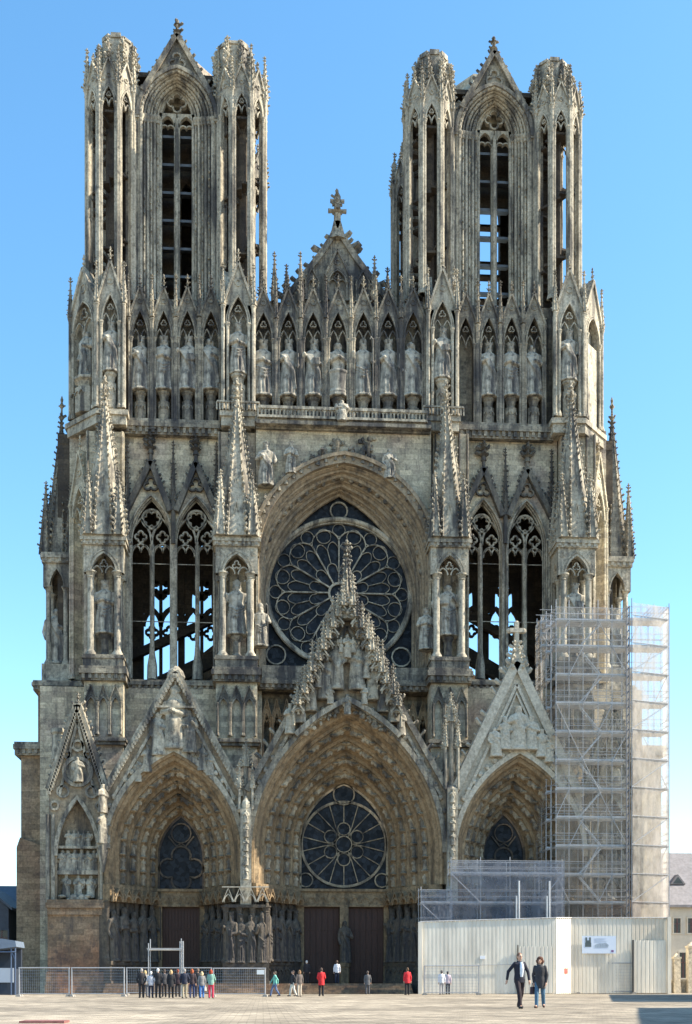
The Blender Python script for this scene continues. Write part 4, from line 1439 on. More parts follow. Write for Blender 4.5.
    gp.strip(arch(xo, wo + .25, zo(spec['so']), zo(spec['ao']) + .28, 16), .4, Yo - .25, Yo + .05)
    for k in range(26):
        A2 = arch(xo, wo + .62, zo(spec['so']), zo(spec['ao']) + .7, 14)
        if k < len(A2) - 1:
            x, z = A2[k]; ball(gp, (x, Yo - .1, z), (.24, .18, .24), 6, 4)
    return P, gp, (xo, wo, xl, xr, xa, zb, zg, zo)

# left portal: a worn plain gable with reliefs
P, gp, q = portal(dict(Yo=-5.4, Yi=-.8, co=174, ci=181, wo=66, wi=23, so=856, ao=753, si=858, ai=815, gl=105, gr=243, gx=175.5, gb=792, ga=672,
                       n=5, fh=1.05, rose=False, dw=18.5, post=False, js=5, gm=M['warmpale'], am=M['warm'], fm=M['figwarm'], cop=.55, ck=0, cs=.3, smooth=False, name='left'))
gp.lathe(PX(175.5, -5.2), -5.0, [(.5, q[7](682)), (.75, q[7](676)), (.6, q[7](670)), (.2, q[7](665))], 7)
gp.build('gable_coping', M['carved'], P)
gs = MB()
for px, py, h, k in ((174, 748, 62, 'folded'), (159, 755, 46, 'young'), (189, 752, 46, 'angel'), (147, 772, 28, 'king'), (202, 770, 28, 'book'), (210, 775, 26, 'folded'), (138, 782, 22, 'young'), (175, 706, 26, 'book')):
    figure(gs, k, (PX(px, -5.5), -5.45, q[7](py)), PM(h * .95, -5.7), 0, 1.15)
gs.box(PX(155, -5.6), PX(195, -5.6), -5.9, -5.3, q[7](709), q[7](707))
gs.build('gable_relief', M['carved'], P)
# central portal
P, gp, q = portal(dict(Yo=-6.2, Yi=-1.0, co=347.5, ci=344, wo=95, wi=44.5, so=852, ao=706, si=846, ai=783, gl=247, gr=449, gx=347, gb=792, ga=612,
                       n=5, fh=1.0, rose=True, dw=40, post=True, js=6, gm=M['warmpale'], am=M['warm'], fm=M['figwarm'], cop=.45, ck=15, cs=.42, smooth=True, name='central'))
gp.build('gable_coping', M['grey'], P)
zq = q[7]
gs = MB()
Yg2 = -6.55
gs.strip([p_ for p_ in arch(q[0], q[1] + .3, zq(852), zq(706) + .4, 24) if p_[1] > zq(742)], .4, -6.95, -6.1)
gfig = [(325, 700, 46, 'folded'), (336, 690, 48, 'king'), (357, 690, 48, 'folded'), (311, 712, 38, 'angel'), (372, 700, 42, 'angel'), (383, 712, 36, 'book'),
        (300, 724, 36, 'young'), (394, 722, 36, 'young'), (347, 660, 24, 'tub'), (318, 690, 24, 'book'), (366, 680, 24, 'king'), (290, 735, 30, 'king'), (401, 735, 26, 'folded')]
gfig += [(347, 716, 20, 'angel'), (330, 706, 20, 'young'), (364, 706, 20, 'folded'), (341, 655, 16, 'angel'), (353, 655, 16, 'angel'), (305, 703, 24, 'folded'), (389, 703, 24, 'king'), (325, 664, 18, 'young'), (369, 664, 18, 'young')]
for px, py, h, k in gfig:
    figure(gs, k, (PX(px, Yg2), Yg2 - (.35 if h < 26 else 0), zq(py)), PM(h, Yg2), rnd.uniform(-.6, .6), 1.15)
for k in range(60):
    u = rnd.uniform(-1, 1)
    x = 347 + u * 46; py = 706 + abs(u) * 30 + rnd.uniform(-6, 4)
    ball(gs, (PX(x, Yg2), Yg2 + .2, zq(py)), (rnd.uniform(.12, .28), .25, rnd.uniform(.1, .22)), 6, 4)
gs.build('coronation_relief', M['carved'], P)
cp = MB()
# canopies of little spires stepping up both slopes
for s in (-1, 1):
    for k in range(10):
        u = k / 9.0
        px = 347 + s * (49 - 44 * u); py = 712 - 98 * u
        h = PM(17 + 6 * (k % 2), -6.9)
        x, zz_ = PX(px, -6.9), zq(py)
        for dy_ in (-.55, .35):
            cp.spire(x + rnd.uniform(-.12, .12), -6.9 + dy_, zz_ + .25, h * rnd.uniform(.8, 1.15), .27, 6, 5, .2, 0)
        cp.lathe(x, -6.95, [(.34, zz_ - .25), (.46, zz_), (.3, zz_ + .3)], 6)
        cp.strip([(x - .5, zz_ - .3), (x, zz_ + .35), (x + .5, zz_ - .3)], .13, -7.5, -7.3)
        cp.strip(arch(x, .4, zz_ - .5, zz_ - .05, 4), .1, -7.42, -7.2)
        cp.lathe(x + s * .35, -7.1, [(.12, zz_ - 1.3), (.1, zz_)], 5)
cp.build('canopy_spires', M['carved'], P)
fs = MB()
fs.spire(PX(346.5, -6.6), -6.6, zq(622), zq(552) - zq(622), .72, 8, 15, .3, 0)
fs.finial(PX(346.5, -6.6), -6.6, zq(558), zq(541) - zq(558), .34)
fs.build('gable_spire', M['carved'], P)
# right portal: recently cleaned gable with curled crockets and a cross
P, gp, q = portal(dict(Yo=-5.4, Yi=-.8, co=519.5, ci=504, wo=64, wi=22, so=856, ao=755, si=858, ai=813, gl=452, gr=580, gx=516.5, gb=797, ga=662,
                       n=5, fh=1.05, rose=False, dw=18.5, post=False, js=5, gm=M['new'], am=M['warm'], fm=M['figwarm'], cop=.7, ck=13, cs=.5, smooth=True, name=None))
zq = q[7]
x = PX(516.5, -5)
gp.spire(x, -5.0, zq(672), zq(640) - zq(672), .7, 6, 7, .4, 0, False)
gp.strip([(x, zq(644)), (x, zq(621))], .34, -5.2, -4.8); gp.strip([(x - .58, zq(629.5)), (x + .58, zq(629.5))], .34, -5.25, -4.75)
for dx, pz in ((0, 622), (-.6, 629.5), (.6, 629.5), (0, 640)):
    ball(gp, (x + dx, -5, zq(pz)), .22, 8, 6)
gp.build('gable_coping', M['new'], P)
gs = MB()
for px, py, h, k in ((518, 750, 44, 'king'), (505, 750, 32, 'bishop'), (531, 750, 34, 'folded'), (496, 757, 30, 'young'), (541, 757, 28, 'book'), (549, 762, 24, 'angel')):
    figure(gs, k, (PX(px, -5.7), -5.75, zq(py)), PM(h, -5.7), 0, 1.3)
for pts in ([(490, 758), (516, 694), (546, 758)],):
    gs.strip([(PX(a, -5.5), zq(b)) for a, b in pts], .25, -5.7, -5.35)
gs.build('gable_relief', M['new'], P)

# slender piers with pinnacles between the portals, and the statue column at the left
for px, Yp, y_top, ys in ((246, -6.0, 745, 810), (451, -6.0, 700, 790)):
    x = PX(px, Yp)
    z = lambda py: PZ(py, px, Yp)
    pp = MB()
    pp.box(x - .42, x + .42, Yp - .8, Yp + 2.5, z(906), z(ys))
    pp.lathe(x, Yp, [(.62, z(ys) - .2), (.75, z(ys)), (.5, z(ys) + .3)], 8)
    for s1 in (-1, 1):
        for s2 in (-1, 1):
            pp.tube([(x + s1 * .5, Yp + s2 * .5, z(ys)), (x + s1 * .5, Yp + s2 * .5, z(ys - 42 * (1 if px > 300 else .5)))], .1, 6)
            pp.spire(x + s1 * .5, Yp + s2 * .5, z(ys - 42 * (1 if px > 300 else .5)), 1.5, .2, 5, 6, .15, 0)
    pp.tube([(x, Yp, z(ys)), (x, Yp, z(y_top + 14))], .2, 7)
    pp.spire(x, Yp, z(y_top + 22), z(y_top) - z(y_top + 22), .38, 6, 8, .24, 0)
    for k in range(5):
        figure(pp, ('king', 'folded', 'angel', 'book', 'young')[k], (x, Yp - .85, z(ys + 14 + k * 14)), PM(13, Yp), 0, 1.2)
    
    pp.build('portal_pinnacle', M['carved'], CATH)
for px in (246, 451):
    ld = MB()
    x = PX(px, -6); ball(ld, (x, -6.5, PZ(806, px, -6)), (.35, .35, .5), 8, 6)
    ld.lathe(x, -6.5, [(.28, PZ(805, px, -6)), (.05, PZ(797, px, -6))], 6)
    ld.build('gargoyle', M['shaft'], CATH)

# outer blind portals: base block, arch recess with reliefs, gable with a round niche
def blind(px0, px1, name_mat, Yf, o=0):
    z = lambda py: PZ(py, (px0 + px1) / 2, Yf)
    x = lambda px: PX(px0 + (px - 49) * (px1 - px0) / 58.0, Yf)
    b = MB()
    b.box(x(48), x(104), Yf - .2, 2.2, 0, z(915))
    b.box(x(47), x(105), Yf - .5, 2.2, 0, z(972)); b.box(x(46.3), x(106), Yf - .65, 2.2, 0, z(985))
    cornice(b, x(48), x(104), Yf - .2, 0, z(915), z(900) - z(915), .35, False)
    rb = b.build('portal_base', M['base'], CATH)
    w = MB()
    cx = x(77.5)
    hw = (x(98) - x(57)) / 2
    gt = lambda xx: max(z(800), z(707) - (z(707) - z(790)) * abs(xx - cx) / ((x(106) - x(49)) / 2))
    w.wall_arch(x(49), x(106), z(902), 0, Yf, Yf + 1.1, cx, hw, z(856), z(800), 10, top=gt)
    w.box(x(50), x(105), Yf + 1.0, 2.3, z(902), z(795))
    w.quad((cx - hw, Yf + .75, z(902)), (cx + hw, Yf + .75, z(902)), (cx + hw, Yf + .75, z(797)), (cx - hw, Yf + .75, z(797)))
    W = w.build('blind_portal', M['warmpale'], CATH)
    d = MB()
    for s, e in ((-1, 49.5), (1, 105.5)):
        d.strip([(x(e), z(790)), (cx, z(705))], .6, Yf - .3, Yf + 1.2)
        d.strip([(x(e) - s * .8, z(795)), (cx, z(722))], .2, Yf - .2, Yf + .1)
        for k in range(26):
            u = (k + .5) / 26
            qx, qz = x(e) + (cx - x(e)) * u, z(790) + (z(705) - z(790)) * u
            d.box(qx - .1, qx + .1, Yf - .42, Yf - .2, qz - .55, qz - .1)
            if k % 2: d.crocket((qx + s * .2, Yf + .2, qz + .2), (s, 0, .4), .26)
    d.strip(arch(cx, hw + .1, z(856), z(797.5), 10), .3, Yf - .2, Yf + .1)
    d.strip(circ(cx + .05, z(772), PM(13.5, Yf), 22), .28, Yf - .25, Yf + .1, True)
    d.strip(circ(cx + .05, z(746), PM(5, Yf), 12), .18, Yf - .2, Yf + .1, True)
    for s in (-1, 1):
        for px, py, r in ((14, 792, 5.5), (22, 806, 4), (10, 755, 3)):
            d.strip(circ(cx + s * PM(px, Yf), z(py), PM(r, Yf), 12), .16, Yf - .2, Yf + .1, True)
    d.strip(circ(cx + .05, z(772), PM(11.5, Yf) / 2, 18), PM(11.5, Yf), Yf - .06, Yf + .01, True)
    figure(d, 'young', (cx + .1, Yf - .3, z(782)), PM(25, Yf), 0, 1.3)
    d.strip([(cx - hw, z(872 + 0)), (cx + hw, z(872))], .35, Yf + .1, Yf + .8); d.strip([(cx - hw, z(847)), (cx + hw, z(847))], .2, Yf + .1, Yf + .8)
    for row, yb, h, n in ((0, 846, 16, 5), (1, 871, 22, 6), (2, 897, 23, 3)):
        for k in range(n):
            px = cx + hw * (2 * (k + .5) / n - 1) * (.6 if row == 0 else .92)
            figure(d, rnd.choice(SMALL), (px, Yf + .4, z(yb)), PM(h, Yf), rnd.uniform(-.5, .5), 1.3)
    for k in range(26):
        ball(d, (cx + rnd.uniform(-hw, hw), Yf - .1, z(rnd.uniform(896, 908))), (rnd.uniform(.15, .35), .25, rnd.uniform(.12, .3)), 6, 4)
    for s in (-1, 1):
        for q in range(2):
            d.tube([(cx + s * (hw + .3 + .4 * q), Yf - .05, z(902)), (cx + s * (hw + .3 + .4 * q), Yf - .05, z(815))], .16, 7)
    d.spire(cx, Yf + .3, z(712), z(700) - z(712), .4, 6, 4, .2, 0)
    d.build('relief_carving', M['carved'], W)
    return W
BLD = blind(49, 107, None, -5.0)
blind(585, 643, None, -5.0)
st = MB()
x = PX(102.5, -6.1); z = lambda py: PZ(py, 102, -6.1)
st.lathe(x, -5.9, [(.12, z(872)), (.25, z(862)), (.42, z(850)), (.45, z(843))], 8)
st.box(x - .5, x + .5, -6.2, -5, z(848), z(843))
figure(st, 'bishop', (x, -5.95, z(843)), PM(32, -6), .9, 1.4); figure(st, 'folded', (x, -5.95, z(812)), PM(28, -6), .9, 1.3)
st.build('corner_carving', M['carved'], BLD)
stub = MB(); xs = PX(58, -3.5)
stub.lathe(xs, -3.2, [(.55, PZ(760, 58, -3.2)), (.5, PZ(735, 58, -3.2)), (.65, PZ(733, 58, -3.2)), (.6, PZ(729, 58, -3.2))], 6)
stub.build('pinnacle_stump', M['carved'], BLD)
# thin white restored gablets over the pier between left and central portals
wz = MB()
for k in range(4):
    p = 222.5 + k * 11.4
    wz.strip([(PX(p, -7), PZ(902, p, -7)), (PX(p + 5.7, -7), PZ(888, p, -7)), (PX(p + 11.4, -7), PZ(902, p, -7))], .075, -7.1, -7.0)
    wz.strip(arch(PX(p + 5.7, -7), .32, PZ(902, p, -7), PZ(894, p, -7), 4), .06, -7.08, -7.0)
wz.strip([(PX(222, -7), PZ(887, 222, -7)), (PX(269, -7), PZ(887, 269, -7))], .07, -7.1, -6.95)
0 and wz.box(PX(226, -6.9), PX(266, -6.9), -6.95, -6, PZ(906, 246, -7), PZ(901.5, 246, -7))
wz.build('restored_gablets', M['new'], CATH)
# dark ledge over the jamb zone front piers
for a, b in ((226, 266), (430, 470)):
    pf = MB()
    pf.box(PX(a, -6.2), PX(b, -6.2), -6.35, -4, 0, PZ(905, a, -6.2))
    pf.box(PX(a - 3, -6.2), PX(b + 3, -6.2), -7.1, -4, 0, 2.4)
    for k in range(4):
        p = a + (b - a) * k / 3
        pf.col(PX(p, -6.5), -6.55, 2.4, PZ(906, a, -6.2), .22, 8)
    pf.box(PX(a - 1, -6.2), PX(b + 1, -6.2), -6.9, -4, PZ(908, a, -6.2), PZ(905, a, -6.2))
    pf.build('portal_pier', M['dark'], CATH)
for k, (px, kd) in enumerate(((230.5, 'book'), (241, 'folded'), (251.5, 'young'), (262, 'bishop'))):
    STATUES.append((PX(px, -6.75), -6.7, 2.4, (PZ(910, px, -6.8) - 2.4) * (.97, .92, .95, .93)[k], kd, (k - 1.5) * .25, '%s of the four jamb statues on the pier between left and central portals' % ('leftmost', 'second from left', 'third from left', 'rightmost')[k], 'jamb statues beside the church doors', 'dark'))
STATUES.append((PX(345.5, -1.4), -1.45, 2.5, 3.6, 'young', 0, 'slender statue on the post between the two central portal doors', 'jamb statues beside the church doors', 'dark'))
for i in range(5):
    sp = MB()
    sp.box(PX(104, -8), PX(412, -8), -8.8 + i * .4, -1.2, .16 * i, .16 * (i + 1) + (.0 if i < 4 else .0))
    sp.build('step', M['base'], CATH)

# free-standing statues
DARKST = {}
for k in KINDS:
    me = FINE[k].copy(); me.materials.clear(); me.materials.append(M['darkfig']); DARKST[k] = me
for s in STATUES:
    x, y, z, h, kind, rz, lab, grp = s[:8]
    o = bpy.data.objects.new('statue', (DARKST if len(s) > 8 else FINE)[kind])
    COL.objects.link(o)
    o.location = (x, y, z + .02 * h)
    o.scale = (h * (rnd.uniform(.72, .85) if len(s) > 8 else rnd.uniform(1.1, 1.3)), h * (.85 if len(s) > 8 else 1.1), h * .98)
    o.rotation_euler = (0, 0, rz)
    tag(o, lab, 'statue', grp)
# ---------------------------------------------------------- ground
def paving():
    m, nt, b, N, L = new_mat('stone_setts')
    v = N.new('ShaderNodeTexCoord').outputs['Object']
    br = N.new('ShaderNodeTexBrick')
    br.inputs['Color1'].default_value = (.255, .218, .168, 1)
    br.inputs['Color2'].default_value = (.41, .352, .27, 1)
    br.inputs['Mortar'].default_value = (.2, .17, .128, 1)
    br.inputs['Scale'].default_value = 1
    br.inputs['Brick Width'].default_value = .34
    br.inputs['Row Height'].default_value = .2
    br.inputs['Mortar Size'].default_value = .012
    L.new(v, br.inputs['Vector'])
    a = ramp(N, [(.36, g3(.55)), (.64, g3(1.25))]); L.new(noise(N, L, v, .9, 6, .7), a.inputs[0])
    c = ramp(N, [(.4, g3(.7)), (.6, g3(1.12))]); L.new(noise(N, L, v, .12, 6, .65), c.inputs[0])
    col = mixc(N, L, 'MULTIPLY', 1, br.outputs[0], a.outputs[0])
    col = mixc(N, L, 'MULTIPLY', 1, col, c.outputs[0])
    L.new(col, b.inputs['Base Color'])
    b.inputs['Roughness'].default_value = .85
    b.inputs['Specular IOR Level'].default_value = .25
    bp = N.new('ShaderNodeBump'); bp.inputs['Strength'].default_value = .8; bp.inputs['Distance'].default_value = .05
    L.new(noise(N, L, v, 1.6, 6, .7), bp.inputs['Height']); L.new(bp.outputs[0], b.inputs['Normal'])
    return m
M['setts'] = paving()
gd = MB()
# gently uneven sheet near the camera, flat beyond
hx = lambda x, y: .0
nx, ny = 90, 120
x0, x1, y0, y1 = -45.0, 45.0, -97.0, 60.0
V, F = [], []
rg = random.Random(5)
waves = [(rg.uniform(.3, 2.2), rg.uniform(0, 6.28), rg.uniform(0, 6.28)) for _ in range(14)]
def gz(x, y):
    s = 0
    for q, a, p in waves:
        s += sin((x * cos(a) + y * sin(a)) * q + p) / (1 + q)
    return s * .006
big = 900.0
gd.quad((-big, -big, -.03), (big, -big, -.03), (big, big, -.03), (-big, big, -.03))
g1 = gd.build('ground', M['setts']); tag(g1, kind='structure')
ng = MB()
sx, sy = 220, 300
yy0, yy1, xx0, xx1 = -85.0, -9.5, -38.0, 38.0
for j in range(sy + 1):
    for i in range(sx + 1):
        x, y = xx0 + (xx1 - xx0) * i / sx, yy0 + (yy1 - yy0) * j / sy
        e = min(1, min(i, sx - i, j, sy - j) / 8)
        V.append((x, y, gz(x, y) * e - .03 * (1 - e) * (e < .01) - (0 if e else .0)))
for j in range(sy):
    for i in range(sx):
        a = j * (sx + 1) + i
        F.append((a, a + 1, a + sx + 2, a + sx + 1))
ng.add(V, F)
g2 = ng.build('paving', M['setts'], None, 60); tag(g2, kind='structure')
fx, fy = ground_at(46, 1022.2)
bnd = MB(); bnd.box(fx - .45, fx + .45, fy - .5, fy + .2, -.02, .04)
tag(bnd.build('paving_slab', plain('red_granite', (.22, .09, .08), .7, 0, .3, 10)), kind='structure')

# ---------------------------------------------------------- scaffolding
M['net'] = None
def netting(name, alpha, col, dv=.12):
    m, nt, b, N, L = new_mat(name)
    N.remove(b)
    out = N['Material Output']
    v = N.new('ShaderNodeTexCoord').outputs['Object']
    tr = N.new('ShaderNodeBsdfTransparent'); df = N.new('ShaderNodeBsdfDiffuse'); tl = N.new('ShaderNodeBsdfTranslucent')
    df.inputs[0].default_value = (*col, 1); tl.inputs[0].default_value = (*col, 1)
    a = N.new('ShaderNodeMixShader'); a.inputs[0].default_value = .5
    L.new(df.outputs[0], a.inputs[1]); L.new(tl.outputs[0], a.inputs[2])
    mx = N.new('ShaderNodeMixShader')
    r = ramp(N, [(.36, g3(max(0, alpha - dv))), (.64, g3(min(1, alpha + dv)))])
    L.new(noise(N, L, v, .8, 5, .7, (1, 1, .5)), r.inputs[0])
    L.new(r.outputs[0], mx.inputs[0]); L.new(tr.outputs[0], mx.inputs[1]); L.new(a.outputs[0], mx.inputs[2])
    L.new(mx.outputs[0], out.inputs[0])
    return m
M['netw'] = netting('white_debris_netting', .56, (.80, .73, .65), .24)
M['netl'] = netting('thin_debris_netting', .24, (.60, .56, .50))
M['netb'] = netting('blue_grey_netting', .40, (.40, .44, .52))

def scaffold(root, xs, ys, z0, levels, net, skip_front=False, rails=True, nets=('front', 'left', 'right'), top_rail=1.1, brace=True, deck_mat='deck', skew=0.0):
    o = root.location
    zt = levels[-1] + top_rail
    for x in xs:
        for y in ys:
            p = MB(); p.tube([(x, y, z0), (x, y, zt + rnd.uniform(-.1, .4))], .03, 6)
            for z in levels: p.tube([(x, y, z - .08), (x, y, z + .04)], .075, 6)
            p.build('pole', M['steel'], root, None, o)
    for k, z in enumerate(levels):
        d = MB()
        for a, b in zip(xs[:-1], xs[1:]):
            n = 3
            for q in range(n):
                u0, u1 = ys[0] + (ys[-1] - ys[0]) * q / n + .02, ys[0] + (ys[-1] - ys[0]) * (q + 1) / n - .02
                d.box(a + .03, b - .03, u0, u1, z - .06, z)
        d.build('deck', M[deck_mat], root, None, o)
        r = MB()
        for y in (ys[0], ys[-1]):
            for dz in (0, .5, 1.0):
                if dz and not rails: continue
                r.tube([(xs[0] - .1, y - .06, z + dz + .03), (xs[-1] + .1, y - .06, z + dz + .03)], .024, 5)
        for x in (xs[0], xs[-1]):
            for dz in (0, .5, 1.0):
                if z + dz > zt + .05: continue
                r.tube([(x, ys[0] - .1, z + dz), (x, ys[-1] + .1, z + dz)], .03, 5)
        if rails: r.box(xs[0], xs[-1], ys[0] - .05, ys[0] - .02, z, z + .16)
        r.build('guard_rail', M['steel'], root, None, o)
        zn = levels[k + 1] if k + 1 < len(levels) else None
        if brace and zn:
            b = MB()
            for i, (a, c) in enumerate(zip(xs[:-1], xs[1:])):
                if (i + k) % 3 != 0: continue
                p, q = ((a, c) if (k + i) % 2 else (c, a))
                b.tube([(p, ys[0] - .09, z + .05), (q, ys[0] - .09, zn)], .035, 5)
            b.build('brace', M['steel'], root, None, o)
    if net:
        f = MB()
        zb, ze = z0, levels[-1] + 1.0
        off = .16
        def sheet(p, q):
            V, F = [], []
            nx_, nz_ = 24, 60
            dx, dy = q[0] - p[0], q[1] - p[1]
            l = math.hypot(dx, dy); nx2, ny2 = dy / l, -dx / l
            for j in range(nz_ + 1):
                for i in range(nx_ + 1):
                    u = i / nx_
                    s = rnd.uniform(-.025, .025)
                    V.append((p[0] + dx * u + nx2 * s, p[1] + dy * u + ny2 * s, zb + (ze - zb) * j / nz_))
            for j in range(nz_):
                for i in range(nx_):
                    a = j * (nx_ + 1) + i
                    F.append((a, a + 1, a + nx_ + 2, a + nx_ + 1))
            f.add(V, F)
        if 'front' in nets: sheet((xs[0], ys[0] - off - skew), (xs[-1] + off, ys[0] - off))
        if 'left' in nets: sheet((xs[0] - off, ys[-1]), (xs[0] - off, ys[0]))
        if 'right' in nets: sheet((xs[-1] + off, ys[0]), (xs[-1] + off, ys[-1]))
        f.build('netting', M[net], root, 60, o)

def ladder(root, x0, y, z0, x1, z1, o):
    m = MB()
    for dy in (-.2, .2):
        m.tube([(x0, y + dy, z0), (x1, y + dy, z1)], .05, 5)
    n = int(abs(z1 - z0) / .28)
    for k in range(n):
        t = (k + .5) / n
        m.box(x0 + (x1 - x0) * t - .12, x0 + (x1 - x0) * t + .12, y - .2, y + .2, z0 + (z1 - z0) * t - .02, z0 + (z1 - z0) * t + .02)
    m.build('stair_flight', M['deck'], root, None, o)

YS = -7.0
S1 = thing('scaffold_tower', 'tall netted scaffolding tower wrapped round the right front buttress, rising from the white hoarding', 'scaffolding', (PX(590, YS), YS, 0))
zsc = lambda py: PZ(py, 590, YS)
LV = [zsc(p) for p in (903, 875, 846.5, 818, 789.5, 761, 732.5, 704, 675.5, 647, 621)]
XA = [PX(p, YS) for p in (556, 569, 583, 598, 612, 627)]
scaffold(S1, XA, (YS, YS + 1.5), 0, LV, 'netl', nets=('front',), top_rail=1.3)
o = S1.location
for k in range(len(LV) - 1):
    a, b = (PX(579, YS), PX(603, YS)) if k % 2 else (PX(603, YS), PX(579, YS))
    ladder(S1, a, YS + .4, LV[k], b, LV[k + 1], o)
# mast ladder and the return on the left side
mast = MB()
for x in (PX(625.5, YS), PX(628.5, YS)):
    mast.tube([(x, YS - .25, 5), (x, YS - .25, zsc(606))], .05, 6)
zz_ = 5
while zz_ < zsc(608):
    mast.tube([(PX(625.5, YS), YS - .25, zz_), (PX(628.5, YS), YS - .25, zz_ + .3)], .04, 5); zz_ += .6
mast.build('hoist_mast', plain('dark_steel', (.12, .12, .13), .5, .5), S1, None, o)
scaffold(S1, [PX(556, YS) - .35, PX(556, YS)], (YS + 1.8, YS + 3.4, YS + 5.0), 0, LV, 'netl', nets=('left',), brace=False)
scaffold(S1, [PX(541, -5), PX(548, -5), PX(556, -5)], (-5, -3.6), zsc(660), [zsc(640), zsc(628), zsc(616)], None, top_rail=.4)
S2 = thing('scaffold_tower', 'sunlit scaffolding bay with dense pale netting at the far right behind the hoist mast', 'scaffolding', (PX(648, -4), -4, 0))
zs2 = lambda py: PZ(py, 648, -4.6)
LV2 = [zs2(p) for p in (903, 875, 846.5, 818, 789.5, 761, 732.5, 704, 675.5, 647, 620)]
scaffold(S2, [PX(p, -4.6) for p in (628, 641, 654, 667)], (-4.6, -3.1), 0, LV2, 'netw', nets=('front', 'right'), top_rail=1.2, skew=1.1)
lg = MB()
xA, xB = PX(628, -4.6) - .1, PX(667, -4.6) + .1
yA, yB = -4.6 - .16 - 1.1 - .06, -4.6 - .16 - .06
for k, z in enumerate(LV2):
    for dz in (0,): lg.tube([(xA, yA, z + dz), (xB, yB, z + dz)], .035, 5)
    if k + 1 < len(LV2) and k % 2 == 0:
        lg.tube([(xA, yA, z), (xB, yB, LV2[k + 1])][::1], .04, 5)
for u in (0, 1): lg.tube([(xA + (xB - xA) * u, yA + (yB - yA) * u, 0), (xA + (xB - xA) * u, yA + (yB - yA) * u, LV2[-1] + 1.3)], .04, 5)
lg.build('ledger', M['steel'], S2, None, S2.location)
tp = MB()
for k in range(6):
    x = PX(640 + k * 3.4, -4.4); tp.tube([(x, -4.4, zs2(618)), (x + .9, -4.4, zs2(607))], .05, 5)
tp.build('guard_rail', plain('blue_tube', (.16, .25, .5), .4, .3), S2, None, S2.location)

YL = -8.2
S3 = thing('low_scaffold', 'low two deck scaffolding with blue grey sheeting standing in front of the right portal', 'scaffolding', (PX(500, YL), YL, 0))
zl = lambda py: PZ(py, 500, YL)
scaffold(S3, [PX(p, YL) for p in (451, 480.5, 510, 539, 562)], (YL, YL + 1.4), 0, [zl(903.5), zl(874)], 'netb', nets=('front',), top_rail=1.0)
scaffold(S3, [PX(p, YL) for p in (421, 450)], (YL, YL + 1.4), 0, [zl(931), zl(903.5)], 'netb', nets=('front',), top_rail=1.1)
tb = MB()
for p in (519, 549.5):
    tb.tube([(PX(p, -8.5), -8.5, zl(922)), (PX(p, -8.5), -8.5, zl(881))], .08, 6); tb.tube([(PX(p - 2.5, -8.5), -8.5, zl(922)), (PX(p - 2.5, -8.5), -8.5, zl(896))], .08, 6)
tb.build('pole', M['deck'], S3, None, S3.location)

# small scaffold frame at the left door
xg, yg = ground_at(0, 996)
YF = -26.0
S4 = thing('small_scaffold', 'bare steel scaffold frame with a deck standing behind the waiting group by the left door', 'scaffolding', (PX(165, YF), YF, 0))
zf4 = lambda py: PZ(py, 165, YF)
scaffold(S4, [PX(148.5, YF), PX(180, YF)], (YF, YF + 1.2), 0, [zf4(949)], None, rails=False, top_rail=.35, brace=False)
m = MB(); m.tube([(PX(183, YF), YF, 0), (PX(183, YF), YF, zf4(941))], .05, 6)
for k in range(9): m.tube([(PX(180, YF), YF - .02, .4 + k * .32), (PX(183, YF), YF - .02, .4 + k * .32)], .025, 5)
m.build('ladder', M['steel'], S4, None, S4.location)

# ---------------------------------------------------------- hoarding
M['sheet'] = plain('white_profiled_sheet', (.72, .665, .56), .5, 0, .2, .9, 0, (1, 1, .25))
M['sheet2'] = plain('cream_profiled_sheet', (.66, .58, .46), .5, 0, .10, 1.5)
Yh = -9.6
H = thing('site_hoarding', 'tall off white hoarding of profiled steel sheets closing off the scaffolded right portal', 'hoarding', (PX(540, Yh), Yh, 0))
def sheetwall(p, q, h0, h1, mat, name, zb=.02, pitch=.30):
    """profiled sheet from p to q (x, y)"""
    T, W = face_frame(p, q)
    L = MB()
    n = max(1, int(W / pitch))
    P = []
    for k in range(n):
        x = -W / 2 + W * k / n; s = W / n
        P += [(x, 0), (x + s * .62, 0), (x + s * .72, .03), (x + s * .92, .03)]
    P.append((W / 2, 0))
    V, F = [], []
    for x, y in P:
        t = (x + W / 2) / W
        V += [(x, y, zb), (x, y, h0 + (h1 - h0) * t), (x, y + .03, zb), (x, y + .03, h0 + (h1 - h0) * t)]
    for k in range(len(P) - 1):
        a = k * 4
        F += [(a, a + 4, a + 5, a + 1), (a + 2, a + 3, a + 7, a + 6), (a + 1, a + 5, a + 7, a + 3)]
    L.add(V, F)
    o = MB(); o.merge(L, T)
    return o.build(name, mat, H, None, H.location)
zh = lambda py, px, Y: PZ(py, px, Y)
hp = [(PX(418.5, -8.4), -8.4), (PX(420.5, Yh), Yh), (PX(556, Yh), Yh), (PX(571.5, Yh + 2.0), Yh + 2.0), (PX(632, Yh + 2.0), Yh + 2.0), (PX(668, Yh + 2.0), Yh + 2.0), (PX(671, 1), 1.0)]
hh = [zh(922, 419, -9), zh(922, 421, Yh), zh(918, 556, Yh), zh(918, 571, Yh + 2), zh(918, 632, Yh + 2), zh(918, 668, Yh + 2), zh(918, 668, Yh + 2)]
for k in range(6):
    sheetwall(hp[k], hp[k + 1], hh[k], hh[k + 1], M['sheet2'] if k == 4 else M['sheet'], 'panel')
cap = MB()
for k in range(6):
    a, b = hp[k], hp[k + 1]
    cap.tube([(a[0], a[1] - .03, hh[k] + .02), (b[0], b[1] - .03, hh[k + 1] + .02)], .04, 5)
cap.build('cap_rail', M['deck'], H, None, H.location)
